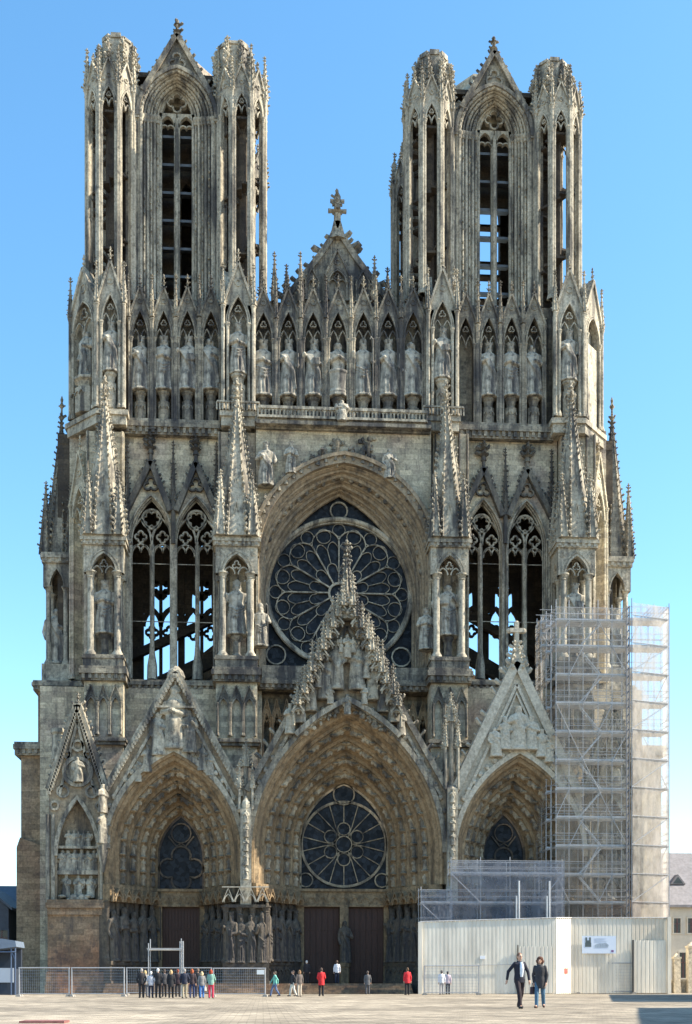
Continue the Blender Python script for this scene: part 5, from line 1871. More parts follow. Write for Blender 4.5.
post = MB(); post.box(PX(667.5, Yh + 1.8), PX(671, Yh + 1.8), Yh + 1.75, Yh + 1.95, 0, zh(917, 668, Yh + 2)); post.box(PX(418.3, Yh - .1), PX(422, Yh - .1), Yh - .12, Yh + .1, 0, zh(922, 420, Yh))
post.build('corner_post', M['sheet'], H, None, H.location)
# second layer: gates set just in front
sheetwall((PX(518, Yh - .12), Yh - .12), (PX(553, Yh - .12), Yh - .12), zh(946.5, 535, Yh), zh(946.5, 535, Yh), M['sheet'], 'gate', .05)
sheetwall((PX(633.5, Yh + 1.85), Yh + 1.85), (PX(666.5, Yh + 1.85), Yh + 1.85), zh(940.5, 650, Yh + 2), zh(940.5, 650, Yh + 2), M['sheet'], 'gate', .05)
dk_ = plain('gap_shade', (.05, .05, .05), .8)  # near black for solid strips that stand in for shade in the gate gaps
gf = MB()
gf.box(PX(517.3, Yh - .1), PX(518.2, Yh - .1), Yh - .18, Yh - .1, 0, zh(945, 518, Yh)); gf.build('gate_gap_strip', dk_, H, None, H.location)
gf = MB(); gf.box(PX(632.3, Yh + 1.8), PX(633.6, Yh + 1.8), Yh + 1.72, Yh + 1.85, 0, zh(940, 633, Yh + 2))
gf.build('gate_gap_strip', dk_, H, None, H.location)
ln = MB()
ln.tube([(PX(424, Yh - .1), Yh - .1, zh(966, 424, Yh)), (PX(517, Yh - .1), Yh - .1, zh(964.5, 517, Yh))], .02, 5)
ln.tube([(PX(424, Yh - .1), Yh - .1, zh(966, 424, Yh)), (PX(424, Yh - .1), Yh - .1, .1)], .02, 5)
ln.build('seam_rail', M['steel'], H, None, H.location)
# sign board on the hoarding
Ysn = Yh + 1.88
SB = thing('sign_board', 'pale blue building site sign with a small cathedral picture, fixed to the hoarding', 'sign', (PX(599, Ysn), Ysn, zh(955, 599, Ysn)))
so = SB.location
x0, x1, zb_, zt_ = PX(582, Ysn), PX(616, Ysn), zh(953.5, 599, Ysn), zh(936, 599, Ysn)
b = MB(); b.box(x0, x1, Ysn, Ysn + .04, zb_, zt_); b.build('board', plain('sign_white', (.66, .74, .86), .4), SB, None, so)
w_, h_ = x1 - x0, zt_ - zb_
sq = lambda u0, u1, v0, v1, m, y=.012: m.box(x0 + w_ * u0, x0 + w_ * u1, Ysn - y, Ysn - .002, zb_ + h_ * v0, zb_ + h_ * v1)
pc = MB()
sq(.09, .27, .38, .62, pc); sq(.10, .15, .6, .92, pc); sq(.21, .26, .6, .92, pc); sq(.15, .21, .6, .75, pc)
pc.build('cathedral_emblem', plain('emblem_dark', (.09, .12, .13), .5), SB, None, so)
ph = MB()
ph.prism([(x0 + w_ * .38, zb_ + h_ * .34), (x0 + w_ * .76, zb_ + h_ * .34), (x0 + w_ * .79, zb_ + h_ * .48), (x0 + w_ * .7, zb_ + h_ * .62), (x0 + w_ * .5, zb_ + h_ * .58), (x0 + w_ * .38, zb_ + h_ * .5)], Ysn - .012, Ysn - .002)
ph.build('printed_picture', plain('print_blue_grey', (.33, .40, .48), .5, 0, .3, 6), SB, None, so)
lg = MB(); sq(.86, .93, .08, .2, lg); lg.build('logo', plain('logo_purple', (.2, .1, .25), .5), SB, None, so)
tx = MB()
for k in range(5):
    sq(.38, .38 + (.34, .3, .22, .36, .2)[k], .86 - k * .05, .872 - k * .05, tx)
tx.build('printed_lines', plain('print_grey', (.5, .56, .66), .5), SB, None, so)
nb = MB(); Yn = Yh + 1.9
nb.box(-.27, .27, -.01, .03, -.2, .2)
for k in range(3): nb.box(-.2, .2, -.02, -.008, -.12 + .1 * k, -.09 + .1 * k)
no = nb.build('notice', plain('red_notice', (.62, .13, .11), .5, 0, .35, 14)); no.location = (PX(566, Yh + 1.3), Yh + 1.25, zh(971, 566, Yh + 1.3)); no.rotation_euler = (0, 0, face_frame(hp[2], hp[3])[0].to_euler().z)
tag(no, 'small red notice stuck low on the angled white hoarding panel', 'notice')
nb = MB(); nb.box(-.2, .2, -.01, .03, -.12, .12)
no = nb.build('notice', plain('white_notice', (.8, .82, .86), .5)); no.location = (PX(482.5, Yh - .02), Yh - .03, zh(957.5, 482, Yh))
tag(no, 'small white notice in the middle of the long left hoarding face', 'notice')

# ---------------------------------------------------------- mesh fence panels
FENCE_N = 0
def fence(px0, px1, py, htpx, lab, sign=False):
    (xa, ya), (xb, yb) = ground_at(px0, py), ground_at(px1, py)
    o = thing('fence_panel', lab, 'fence', ((xa + xb) / 2, (ya + yb) / 2, 0), math.atan2(yb - ya, xb - xa), 'steel mesh fence panels')
    W = math.hypot(xb - xa, yb - ya); h = W / 2
    s = CAMZ * FOC / (py - HOR)
    ht = htpx / (FOC / s) + .0
    f = MB()
    for x in (-h + .05, h - .05):
        f.tube([(x, 0, .0), (x, 0, ht)], .04, 7)
    f.tube([(-h, 0, ht - .03), (h, 0, ht - .03)], .035, 6); f.tube([(-h, 0, .18), (h, 0, .18)], .028, 6)
    f.build('frame', M['steel'], o)
    m = MB()
    n = int(W / .12)
    for k in range(1, n):
        m.tube([(-h + W * k / n, 0, .18), (-h + W * k / n, 0, ht)], .0055, 3, False, False)
    for k in range(1, 9):
        m.tube([(-h, .006, .18 + (ht - .2) * k / 9), (h, .006, .18 + (ht - .2) * k / 9)], .006, 3, False, False)
    m.build('mesh', M['steel'], o)
    for x in (-h + .05, h - .05):
        b = MB(); b.prism([(x - .16, 0), (x + .16, 0), (x + .11, .13), (x - .11, .13)], -.34, .34)
        b.build('foot_block', M['block'], o)
    if sign:
        b = MB(); b.box(h - .55, h - .1, -.06, -.03, ht - .4, ht - .12)
        b.build('plate', plain('plate_white', (.85, .85, .82), .5), o)
    return o
M['block'] = plain('concrete_block', (.32, .3, .27), .85, 0, .2, 6, .3)
fence(18.5, 70, 996.6, 29.3, 'leftmost mesh fence panel, beside the dark kiosk')
fence(71, 125, 996.6, 29.3, 'mesh fence panel in front of the orange brown base block, second from the left')
fence(126, 212, 995.4, 28, 'long mesh fence panel directly behind the waiting group')
fence(212.5, 266, 996.8, 29, 'mesh fence panel carrying a small white plate, right of the waiting group', True)
fence(424, 479.5, 994.9, 29.5, 'mesh fence panel at the left end of the hoarding, behind two pale visitors')
fence(577, 634, 993.7, 31, 'mesh fence panel under the site sign')



# ---------------------------------------------------------- neighbouring buildings
M['render'] = plain('pale_render', (.50, .46, .39), .85, 0, .12, 1.5, .2)
M['winred'] = plain('dark_red_shutter', (.11, .04, .04), .5, 0, .2, 3)
M['bluegrey'] = plain('shaded_grey_render', (.24, .26, .30), .85, 0, .2, 1.2, .2)  # left house wall: its bluish shade is put into this colour
M['darkroof'] = plain('dark_slate', (.06, .07, .09), .6, 0, .25, 2, .2)
M['pane'] = plain('window_glass', (.03, .035, .04), .15, 0, .3, 2)
def house(name, lab, x0, x1, y0, y1, h, rh, wall, roof, wins, rows=(1.0,), axis='x', dormers=(), cat='house', chim=()):
    o = thing(name, lab, cat, ((x0 + x1) / 2, y0, 0))
    L = o.location
    w = MB(); w.box(x0, x1, y0, y1, 0, h)
    ov = .35
    if axis == 'y':
        w.prism([(x0, h), (x1, h), ((x0 + x1) / 2, h + rh)], y0, y1)
    else:
        ym = (y0 + y1) / 2
        for x in (x0, x1 - .3):
            w.add([(x, y0, h), (x, y1, h), (x, ym, h + rh), (x + .3, y0, h), (x + .3, y1, h), (x + .3, ym, h + rh)], [(0, 1, 2), (3, 5, 4), (0, 2, 5, 3), (1, 4, 5, 2)])
    wl = w.build('wall', wall, o, None, L)
    r = MB()
    if axis == 'y':
        xm = (x0 + x1) / 2
        for s, xe in ((-1, x0 - ov), (1, x1 + ov)):
            r.prism([(xe, h - .2), (xm, h + rh + .02), (xm, h + rh + .25), (xe, h + .05)][::s], y0 - ov, y1 + ov)
    else:
        ym = (y0 + y1) / 2
        for ye in (y0 - ov, y1 + ov):
            r.add([(x0 - ov, ye, h - .15), (x1 + ov, ye, h - .15), (x1 + ov, ym, h + rh + .05), (x0 - ov, ym, h + rh + .05),
                   (x0 - ov, ye, h + .1), (x1 + ov, ye, h + .1), (x1 + ov, ym, h + rh + .3), (x0 - ov, ym, h + rh + .3)],
                  [(0, 1, 2, 3), (4, 7, 6, 5), (0, 4, 5, 1), (1, 5, 6, 2), (0, 3, 7, 4), (2, 6, 7, 3)])
        r.box(x0 - ov, x1 + ov, y0 - ov - .12, y0 - ov, h - .15, h + .02)
    rf_ = r.build('roof', roof, o, None, L)
    for cxh, cyh in chim:
        c = MB(); c.box(cxh - .5, cxh + .5, cyh - .4, cyh + .4, h, h + rh + 1.4); c.box(cxh - .58, cxh + .58, cyh - .48, cyh + .48, h + rh + 1.0, h + rh + 1.2)
        for q in (-.25, .25): c.lathe(cxh + q, cyh, [(.13, h + rh + 1.4), (.1, h + rh + 1.8)], 7)
        c.build('chimney', wall, rf_, None, L)
    for xd in dormers:
        yd = y0 + (y1 - y0) * .2
        zd = h + rh * .42
        d_ = MB(); d_.prism([(xd - .75, zd), (xd + .75, zd), (xd, zd + .95)], yd - .45, yd + 1.6); d_.build('dormer', roof, rf_, None, L)
        d2 = MB(); d2.prism([(xd - .5, zd + .06), (xd + .5, zd + .06), (xd, zd + .7)], yd - .47, yd - .44); d2.build('dormer_opening', M['pane'], rf_, None, L)
    for (wx, wz, ww, wh) in wins:
        f = MB()
        for a in ((wx - ww / 2 - .12, wx - ww / 2, wz, wz + wh), (wx + ww / 2, wx + ww / 2 + .12, wz, wz + wh), (wx - ww / 2 - .12, wx + ww / 2 + .12, wz + wh, wz + wh + .15), (wx - ww / 2 - .2, wx + ww / 2 + .2, wz - .12, wz)):
            f.box(a[0], a[1], y0 - .09, y0 + .02, a[2], a[3])
        wf = f.build('window', wall, o, None, L)
        p = MB(); p.box(wx - ww / 2, wx + ww / 2, y0 - .02, y0 + .01, wz, wz + wh); p.build('pane', M['pane'], wf, None, L)
        p = MB(); p.box(wx - .04, wx + .04, y0 - .05, y0 - .018, wz, wz + wh); p.box(wx - ww / 2, wx + ww / 2, y0 - .05, y0 - .019, wz + wh * .6, wz + wh * .6 + .06)
        p.build('frame', M['winred'], wf, None, L)
    return o
YR_ = 12.0
xr = lambda px: PX(px, YR_); zr_ = lambda py: PZ(py, 682, YR_)
house('house', 'pale two storey house with a grey slate roof and small dormer at the right edge', xr(652), xr(652) + 22, YR_, YR_ + 9, zr_(906), zr_(851) - zr_(906), M['render'], M['slate'],
      [(xr(677), zr_(933), PM(7, YR_), PM(15, YR_)), (xr(691), zr_(933), PM(7, YR_), PM(15, YR_)), (xr(705), zr_(933), PM(7, YR_), PM(15, YR_)), (xr(720), zr_(933), PM(7, YR_), PM(15, YR_)), (xr(683), zr_(978), PM(8, YR_), PM(26, YR_)), (xr(702), zr_(978), PM(8, YR_), PM(26, YR_))],
      dormers=(xr(683), xr(712)))
for px, yt, w_, lab in ((676.5, 956, 6.5, 'pale stone gate post right beside the hoarding corner'), (691, 945, 8, 'taller pale stone gate post at the right picture edge')):
    Yp = -2.0
    x, z = PX(px, Yp), PZ(yt, px, Yp)
    q = PM(w_, Yp) / 2
    o = thing('gate_post', lab, 'gate post', (x, Yp, 0))
    m_ = MB(); m_.box(-q, q, -q, q, 0, z - .25); m_.box(-q * 1.12, q * 1.12, -q * 1.12, q * 1.12, 0, .5); m_.build('shaft', M['new'], o)
    m_ = MB(); m_.box(-q * 1.2, q * 1.2, -q * 1.2, q * 1.2, z - .25, z - .08); m_.lathe(0, 0, [(q * 1.3, z - .08), (q * .2, z + .25)], 4, rot=PI / 4); m_.build('cap', M['new'], o)
b = MB()
Yw_ = -1.6
b.box(PX(673, Yw_), PX(720, Yw_), Yw_, Yw_ + .4, 0, PZ(982, 680, Yw_)); b.box(PX(673, Yw_), PX(720, Yw_), Yw_ - .08, Yw_ + .48, PZ(982, 680, Yw_), PZ(980, 680, Yw_))
tag(b.build('low_wall', M['new']), 'low pale wall running between the two gate posts', 'wall')

YLh = 16.0
xl = lambda px: PX(px, YLh); zl_ = lambda py, px=8: PZ(py, px, YLh)
house('house', 'shaded grey house with a tall chimney just left of the cathedral flank', xl(-16), xl(19), YLh, YLh + 12, zl_(905), zl_(884) - zl_(905), M['bluegrey'], M['darkroof'],
      [(xl(2), zl_(950), 1.1, 1.9), (xl(-9), zl_(950), 1.1, 1.9)], axis='x', chim=((xl(13.5), YLh + 5),))
house('house', 'gabled house in shade, coloured very dark, at the left picture edge', PX(-40, 6), PX(8.5, 6), 6, 14, PZ(908, 0, 6), PZ(888, 0, 6) - PZ(908, 0, 6), plain('shaded_dark_render', (.07, .075, .09), .85, 0, .2, 2), M['darkroof'],  # near black wall colour holds the shade this house stands in
      [(PX(2, 6), PZ(950, 0, 6), 1.0, 1.7), (PX(-12, 6), PZ(950, 0, 6), 1.0, 1.7)], axis='y')
# kiosk under a pale awning
YK = -14.0
xk = lambda px: PX(px, YK); zk = lambda py: PZ(py, 8, YK)
K = thing('kiosk', 'dark kiosk with a pale blue awning and counter at the left edge', 'kiosk', (xk(2), YK, 0))
ko = K.location
m_ = MB()
m_.prism([(xk(-22), zk(952)), (xk(18), zk(947)), (xk(17), zk(941)), (xk(4), zk(939)), (xk(-10), zk(939))], YK - .6, YK + 2.4)
m_.build('awning', plain('pale_awning', (.13, .17, .23), .6, 0, .1, 3), K, None, ko)
m_ = MB(); m_.box(xk(-22), xk(13.5), YK, YK + .1, zk(982.5), zk(968)); m_.build('counter', plain('counter_white', (.38, .43, .5), .5), K, None, ko)
m_ = MB(); m_.box(xk(-22), xk(16), YK + 1.8, YK + 2.2, 0, zk(948)); m_.box(xk(-22), xk(14), YK + .15, YK + 1.9, 0, zk(968.5)); m_.build('body', plain('kiosk_dark', (.03, .04, .06), .6), K, None, ko)
m_ = MB()
for p in (16.5, 12.5, -4):
    m_.tube([(xk(p), YK - .4, 0), (xk(p), YK - .4, zk(948))], .05, 6)
m_.tube([(xk(-22), YK - .45, zk(952)), (xk(17), YK - .45, zk(952))], .05, 6); m_.tube([(xk(16.5), YK - .4, zk(960)), (xk(12), YK - .4, zk(950))], .04, 5)
m_.build('frame', plain('frame_blue', (.1, .14, .22), .5, .3), K, None, ko)

# houses across the square that throw the shadows on the paving at the right
def caster(name, lab, far, near, h, rh, wide=9.0):
    (xf, yf), (xn, yn) = ground_at(*far), ground_at(*near)
    ang = math.atan2(xf - xn, yf - yn)
    ln = math.hypot(xf - xn, yf - yn)
    s = (h + rh + .25) / math.tan(SUN_EL)
    rx, ry = xn + s * sin(SUN_AZ), yn + s * cos(SUN_AZ)
    wins = [(rx + q, z_, 1.1, 1.7) for q in (-2.4, 0, 2.4) for z_ in (1.2, 4.4)]
    o = house(name, lab, rx - wide / 2, rx + wide / 2, ry, ry + ln, h, rh, M['render'], M['slate'], wins, axis='y', chim=((rx + 1.5, ry + ln * .6),))
    o.rotation_euler.z = -ang
    return o

# ---------------------------------------------------------- people
CLOTH = {}
def cloth(rgb):
    if rgb not in CLOTH:
        CLOTH[rgb] = plain('cloth_%d' % len(CLOTH), rgb, .85, 0, .18, 12, .15)
    return CLOTH[rgb]
M['skin'] = plain('skin', (.52, .31, .22), .55, 0, .08, 10)
def person(lab, px, py, htpx, rz, top, legs, hair, stride=.03, coat=.82, arms=((.0, .0), (.0, .0)), spread=(.07, .07), group=None, bag=None, shirt=None, hairlen=0, skirt=False, vox=.013, shoes=(.03, .03, .03), lean=0, X=None, grip=False, z0=0.0):
    x, y = X or ground_at(px, py)
    s = (CAMZ * FOC / (py - HOR)) if X is None else (y - CAMY)
    H_ = htpx * s / FOC
    k = H_ / 1.75
    o = thing('person', lab, 'person', (x, y, z0), rz, group)
    T = Matrix.Scale(k, 4)
    f = stride
    hip = [Vector((q * .09, 0, .93)) for q in (-1, 1)]
    kn = [Vector((-.1, -f * .62 - .02, .5)), Vector((.1, f * .35 - .03 * (f > .1), .5))]
    an = [Vector((-.1, -f, .085 + (.0 if f < .1 else .01))), Vector((.1, f, .085 + (.0 if f < .1 else .05)))]
    toe = [a + Vector((q * .03, -.15, -.045 if i == 0 or f < .1 else -.075)) for i, (a, q) in enumerate(zip(an, (-1, 1)))]
    sh = [Vector((q * .168, .0, 1.42)) for q in (-1, 1)]
    el, ha = [], []
    for i, q in enumerate((-1, 1)):
        sw, bend = arms[i]
        e = sh[i] + Vector((q * spread[i], .02 - sw * .8, -.285 + max(0, spread[i] - .07) * .35))
        fdir = Vector((q * (spread[i] - .07) * 1.6 - q * .02 - q * bend * .5, -.05 - bend * .9 - sw, -1 + bend * 1.1)).normalized()
        el.append(e); ha.append(e + fdir * .25)
    B = MB()
    tor = [(0, 0, .92), (0, .0, 1.1), (0, -.005, 1.28), (0, 0, 1.41)]
    ring_body(B, [(.86, .14, .1, 0), (.95, .165, .115, 0), (1.08, .14, .1, 0), (1.28, .175, .115, 0), (1.4, .19, .1, 0), (1.46, .1, .075, 0), (1.49, .055, .055, 0)], 16)
    B.tube([(0, .01, 1.44), (0, -.005, 1.56)], [.058, .052], 10)
    ball(B, (0, -.008, 1.635), (.074, .094, .115), 14, 10)
    ball(B, (0, -.045, 1.56), (.045, .045, .04), 8, 6)
    B.tube([(0, -.095, 1.655), (0, -.125, 1.615), (0, -.1, 1.61)], [.012, .017, .014], 6)
    B.tube([(-.025, -.093, 1.577), (0, -.101, 1.579), (.025, -.093, 1.577)], .009, 5)
    for q in (-1, 1):
        ball(B, (q * .076, .005, 1.63), (.014, .026, .034), 6, 5)
    for i in (0, 1):
        capsule(B, [hip[i], kn[i], an[i]], [.085, .056, .04], 9)
        capsule(B, [an[i], toe[i]], [.042, .036], 8)
        capsule(B, [sh[i], el[i], ha[i]], [.05, .04, .029], 8)
        d = (ha[i] - el[i]).normalized()
        side = Vector((1, 0, 0)) - d * d.x
        side = side.normalized() if side.length > .2 else Vector((0, 1, 0))
        side = d.cross(side).normalized() if abs(d.z) > .75 else side     # fingers spread front to back when the arm hangs
        pm = ha[i] + d * .045
        nrm = d.cross(side).normalized()
        capsule(B, [ha[i], pm + d * .03], [.03, .037], 8)
        q = -1 if i == 0 else 1
        for j in range(4):
            u = (j - 1.5) * .021
            ln = (.062, .074, .07, .055)[j]
            a = pm + side * u + d * .05
            c = a + d * ln * .55 + nrm * .004
            B.tube([a, c, c + d * ln * .4 + nrm * (.025 if not grip else .04)], [.0115, .0105, .009], 6)
        th = pm - side * .03
        B.tube([th - d * .02, th - side * .022 + d * .022, th - side * .02 + d * .05 + nrm * .012], [.014, .012, .01], 6)
    def put(mb, vx, name, mat, parent):
        me = remesh(mb, vx, name, 1)
        me.transform(T)
        me.materials.append(mat)
        ob = bpy.data.objects.new(name, me); COL.objects.link(ob); ob.parent = parent
        return ob
    body = put(B, vox * .8, 'body', M['skin'], o)
    E = MB()
    for q in (-1, 1): ball(E, (q * .031, -.088, 1.645), (.014, .014, .011), 8, 6)
    E.v = [tuple(T @ Vector(v)) for v in E.v]
    E.build('eyes', M['eye'], body)
    J = MB()
    zb = coat
    ring_body(J, [(zb, .19 if zb < .8 else .175, .145 if zb < .8 else .13, .03), (.95, .185, .14, .03), (1.1, .168, .125, .02), (1.28, .188, .132, .01), (1.4, .19, .115, 0), (1.465, .11, .09, 0), (1.5, .075, .075, 0)], 18, 5, int(px))
    for i in (0, 1):
        capsule(J, [sh[i], el[i], ha[i] - (ha[i] - el[i]) * .04], [.06, .053, .042], 9)
    put(J, vox, 'jacket', cloth(top), body)
    L = MB()
    ring_body(L, [(.8, .165, .115, 0), (.9, .178, .128, 0), (1.02, .165, .12, 0)], 14)
    for i in (0, 1):
        capsule(L, [hip[i], kn[i], an[i] + Vector((0, 0, .0))], [.098, .074, .062], 9)
    put(L, vox, 'trousers', cloth(legs), body)
    S = MB()
    for i in (0, 1):
        capsule(S, [an[i] + Vector((0, .035, -.045)), an[i] + Vector((0, 0, -.03)), toe[i]], [.043, .05, .042], 8)
    sm = put(S, vox, 'shoes', cloth(shoes), body)
    if hair:
        Hr = MB()
        ball(Hr, (0, .014, 1.668), (.088, .098, .1), 12, 8)
        ball(Hr, (0, .04, 1.62), (.082, .075, .1), 10, 7)
        if hairlen > 0:
            hl_ = min(hairlen, 1.1)
            ball(Hr, (0, .045, 1.56), (.1, .07, .12 * hl_), 10, 7)
            for q in (-1, 1): ball(Hr, (q * .075, .01, 1.6), (.045, .06, .09 * hl_), 8, 6)
        if hairlen > 1:
            for k_ in range(16):
                a = rnd.uniform(0, 6.28); ball(Hr, (cos(a) * .1, .03 + abs(sin(a)) * .07, 1.61 + rnd.uniform(-.13, .05)), .05, 6, 5)
            ball(Hr, (0, .02, 1.68), (.115, .115, .105), 12, 8)
        hm = put(Hr, vox * .8, 'hair', cloth(hair), body)
    if shirt:
        C = MB()
        C.tube([(0, -.1, 1.0), (0, -.142, 1.28), (0, -.1, 1.46)], [.055, .07, .05], 8)
        put(C, vox * .9, 'shirt', cloth(shirt), body)
    if bag:
        col, side, _ = bag
        bo = MB(); bx = .245 * side * k
        hz = .6 * k if side else .9 * k
        bo.prism([(-.15 * k, -.12 * k), (.15 * k, -.12 * k), (.12 * k, .14 * k), (-.12 * k, .14 * k)], -.05 * k, .05 * k)
        bo.tube([(-.09 * k, 0, .13 * k), (-.05 * k, 0, .26 * k), (.05 * k, 0, .26 * k), (.09 * k, 0, .13 * k)], .014 * k, 5)
        ob = bo.build('bag', cloth(col))
        p = Matrix.Rotation(rz, 4, 'Z') @ Vector((bx, -.02, hz))
        ob.location = (x + p.x, y + p.y, z0 + p.z); ob.rotation_euler = (0, 0, rz + PI / 2 * .85)
        tag(ob, bag[2], 'bag')
    return o
M['eye'] = plain('eye', (.06, .05, .05), .2)
BLK, NAVY, GREY, RED = (.022, .022, .026), (.02, .024, .045), (.2, .2, .21), (.62, .03, .035)
WH, JEAN, KHA, TEAL = (.72, .72, .74), (.07, .13, .30), (.36, .31, .22), (.15, .42, .38)
g = 'visitors waiting in a group by the left door'
bk = PI
person('person at the left end of the waiting group in a black jacket and dark trousers', 141.5, 998, 29.5, bk + .15, BLK, BLK, (.32, .3, .28), group=g, arms=((0, .35), (0, .1)), spread=(.1, .08))
person('blond person half hidden behind the leftmost man of the waiting group', 145.2, 997, 26.5, bk - .2, (.3, .29, .27), (.12, .12, .13), (.5, .36, .18), group=g, hairlen=1)
person('white haired person in a pale grey top in the waiting group', 151, 998, 26.5, bk, (.5, .5, .54), NAVY, (.7, .68, .66), group=g, arms=((0, .5), (0, .5)), spread=(.1, .1))
person('tall white haired person in black standing right of the pale grey top', 158, 998, 29.5, bk - .1, BLK, BLK, (.62, .6, .58), group=g, spread=(.08, .13))
person('person in dark grey with short dark hair, fifth from left in the waiting group', 164.3, 997.5, 28, bk + .2, (.05, .05, .055), BLK, (.08, .06, .05), group=g, stride=.1, arms=((.1, .2), (-.1, .4)))
person('person with blond shoulder length hair and a long black coat, waiting', 171, 998, 28, bk, BLK, BLK, (.5, .33, .17), group=g, hairlen=1, coat=.7)
person('person in black with reddish brown hair left of the khaki trousers', 177.8, 997.2, 28, bk, (.04, .025, .03), BLK, (.2, .05, .03), group=g)
person('broad person in a navy jacket and khaki trousers in the waiting group', 184.5, 998.3, 29.5, bk + .1, NAVY, KHA, (.3, .28, .26), group=g, arms=((.0, .3), (.0, .3)), spread=(.12, .1))
person('red haired person in a dark top and navy jeans in the waiting group', 192, 998, 29, bk - .1, (.05, .035, .04), (.035, .05, .12), (.32, .08, .03), group=g, hairlen=1)
person('person in dark clothes half hidden between the red haired and the blond visitor', 197.8, 997, 28.5, bk, BLK, NAVY, (.14, .1, .08), group=g)
person('blond person in a grey top and bright blue jeans with a pale bag', 201.8, 998.2, 26.5, bk + .2, (.2, .2, .2), (.06, .18, .45), (.55, .42, .25), group=g, bag=((.75, .72, .65), -1, 'pale shoulder bag carried by the visitor in bright blue jeans'), hairlen=1)
person('red haired person in teal top and red trousers ending the group', 211, 998.6, 29, bk - .2, (.2, .36, .3), (.6, .05, .09), (.32, .06, .03), group=g, arms=((.1, .5), (.1, .5)), hairlen=1)
w = 'visitors walking or standing before the central doors'
person('walking person in a teal top and blue jeans taking a wide stride', 275, 996.7, 25.5, -PI / 2 + .1, (.16, .45, .38), (.12, .17, .30), (.06, .05, .04), stride=.3, arms=((.25, .2), (-.2, .2)), group=w)
person('person in a black top and white trousers stepping forward', 293, 996.6, 26, -PI / 2 + .3, (.03, .03, .035), (.7, .68, .62), (.05, .035, .03), stride=.18, group=w, arms=((.1, .2), (-.1, .2)))
person('person in a brown grey jacket and beige trousers beside the white trousers', 299.4, 996.7, 26.5, bk + .4, (.12, .10, .09), (.48, .42, .34), (.22, .13, .07), group=w, hairlen=1)
person('person in a long red coat and black trousers facing the central door', 321.3, 996.2, 28.3, bk, RED, BLK, (.08, .05, .04), coat=.68, group=w, arms=((.0, .5), (.0, .5)))
def on_steps(px, Y, yf, ht): return (PX(px, Y), Y)
person('person in a white top and dark trousers before the middle door post', 337, 985, 23, bk, (.68, .67, .7), NAVY, (.12, .08, .06), group=w, X=(PX(337, -6.6), -6.6), z0=.8)
person('small dark clothed person with a white cap in the left central doorway', 306.7, 985, 23, bk, BLK, BLK, (.6, .58, .55), group=w, X=(PX(306.7, -5.6), -5.6), z0=.8)
person('person in a grey coat seen from behind, standing between the red coats', 367.6, 994.5, 23.5, bk, (.11, .11, .115), (.09, .09, .1), (.10, .08, .07), coat=.7, group=w)
person('person in a red jacket and black trousers next to the hoarding corner', 407.4, 995, 27.3, bk + .2, (.58, .03, .04), BLK, (.12, .07, .04), group=w, coat=.76)
person('person in a white top and grey trousers in front of the hoarding', 441.6, 994.6, 24.2, bk, (.75, .75, .78), (.36, .35, .36), (.08, .06, .05), group=w)
person('person in a pale pink top and dark trousers in front of the hoarding', 447.8, 994.4, 23.2, bk - .3, (.62, .5, .55), NAVY, (.06, .05, .05), group=w)
person('man striding towards the camera in an open navy jacket and white shirt', 519.5, 1009, 56, .35, (.018, .02, .034), (.026, .018, .024), (.16, .09, .06), stride=.2, spread=(.17, .1), arms=((-.12, .0), (.12, .12)), shirt=(.66, .72, .8), vox=.010)
person('curly haired woman in a dark grey coat and blue jeans walking beside the man', 540, 1008.3, 51, -.35, (.045, .045, .05), (.07, .15, .24), (.09, .035, .02), stride=.16, coat=.68, hairlen=2, bag=((.05, .03, .04), -1, 'dark handbag hanging beside the curly haired woman'), vox=.010, shoes=(.09, .05, .04), arms=((.0, .12), (.0, .15)))

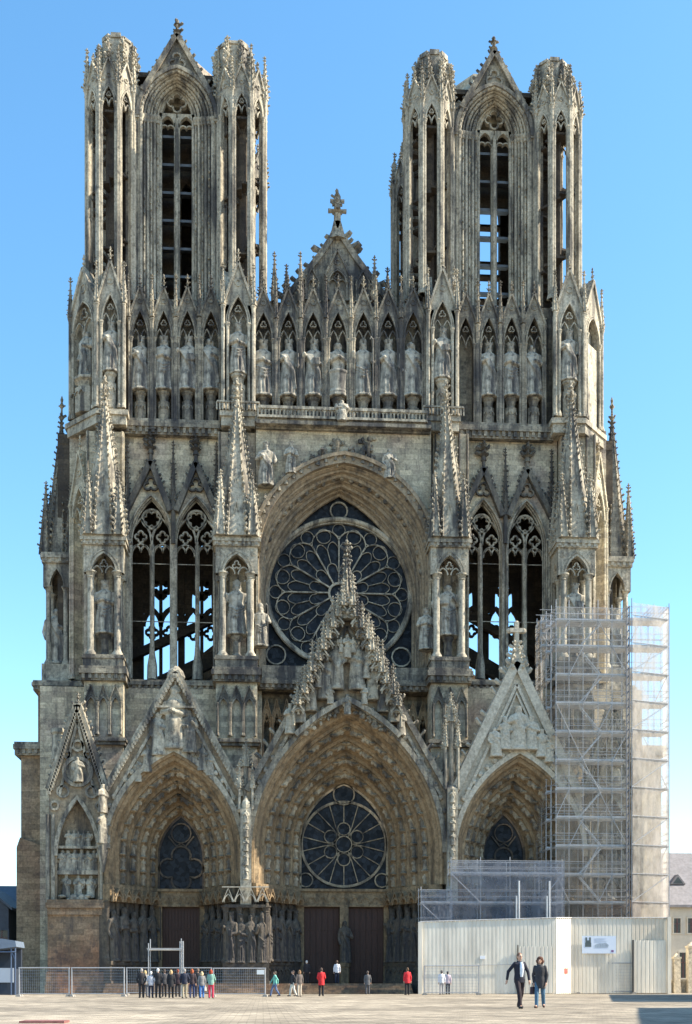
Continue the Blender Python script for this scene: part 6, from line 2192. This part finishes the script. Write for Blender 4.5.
# ---------------------------------------------------------- sky, sun, camera
SUN_EL = R(42)
SUN_AZ = R(96)      # measured from straight behind the front (+Y) towards the right (+X)
caster('house', 'pale house with a slate roof at the right of the square, beyond the frame', (612, 994.6), (618, 1001.6), 9, 4)
caster('house', 'nearer pale house with a slate roof at the right of the square, beyond the frame', (646, 1008), (656, 1030), 8.5, 4)
w = bpy.data.worlds.new('World'); scene.world = w
w.use_nodes = True
N, L = w.node_tree.nodes, w.node_tree.links
sky = N.new('ShaderNodeTexSky'); sky.sky_type = 'NISHITA'
sky.sun_disc = False
sky.sun_elevation = SUN_EL
sky.sun_rotation = SUN_AZ
sky.air_density = 1.0; sky.dust_density = .6; sky.ozone_density = 1.1; sky.altitude = 80
hs_ = N.new('ShaderNodeHueSaturation'); hs_.inputs['Hue'].default_value = .490; hs_.inputs['Saturation'].default_value = 1.24
L.new(sky.outputs[0], hs_.inputs['Color']); L.new(hs_.outputs[0], N['Background'].inputs[0])
N['Background'].inputs[1].default_value = .15
su = bpy.data.lights.new('sun', 'SUN'); su.energy = 5.0; su.angle = R(.5); su.color = (1, .90, .73)
so_ = bpy.data.objects.new('sun', su); COL.objects.link(so_)
dirv = Vector((sin(SUN_AZ) * cos(SUN_EL), cos(SUN_AZ) * cos(SUN_EL), sin(SUN_EL)))
so_.rotation_euler = dirv.to_track_quat('Z', 'Y').to_euler()
so_.location = dirv * 150
cd = bpy.data.cameras.new('camera'); cam = bpy.data.objects.new('camera', cd); COL.objects.link(cam)
cam.location = (CAMX, CAMY, CAMZ); cam.rotation_euler = (R(90), 0, -YAW)
cd.sensor_fit = 'HORIZONTAL'; cd.sensor_width = 36; cd.lens = 36 * FOC / 692
cd.shift_y = (HOR - 512) / 692
cd.clip_start = .5; cd.clip_end = 4000
scene.camera = cam
scene.view_settings.view_transform = 'Standard'
scene.view_settings.look = 'None'
scene.view_settings.exposure = EXPO
scene.view_settings.gamma = 1
scene.render.resolution_x, scene.render.resolution_y = 692, 1024
scene.cycles.max_bounces = 6
scene.cycles.transparent_max_bounces = 16
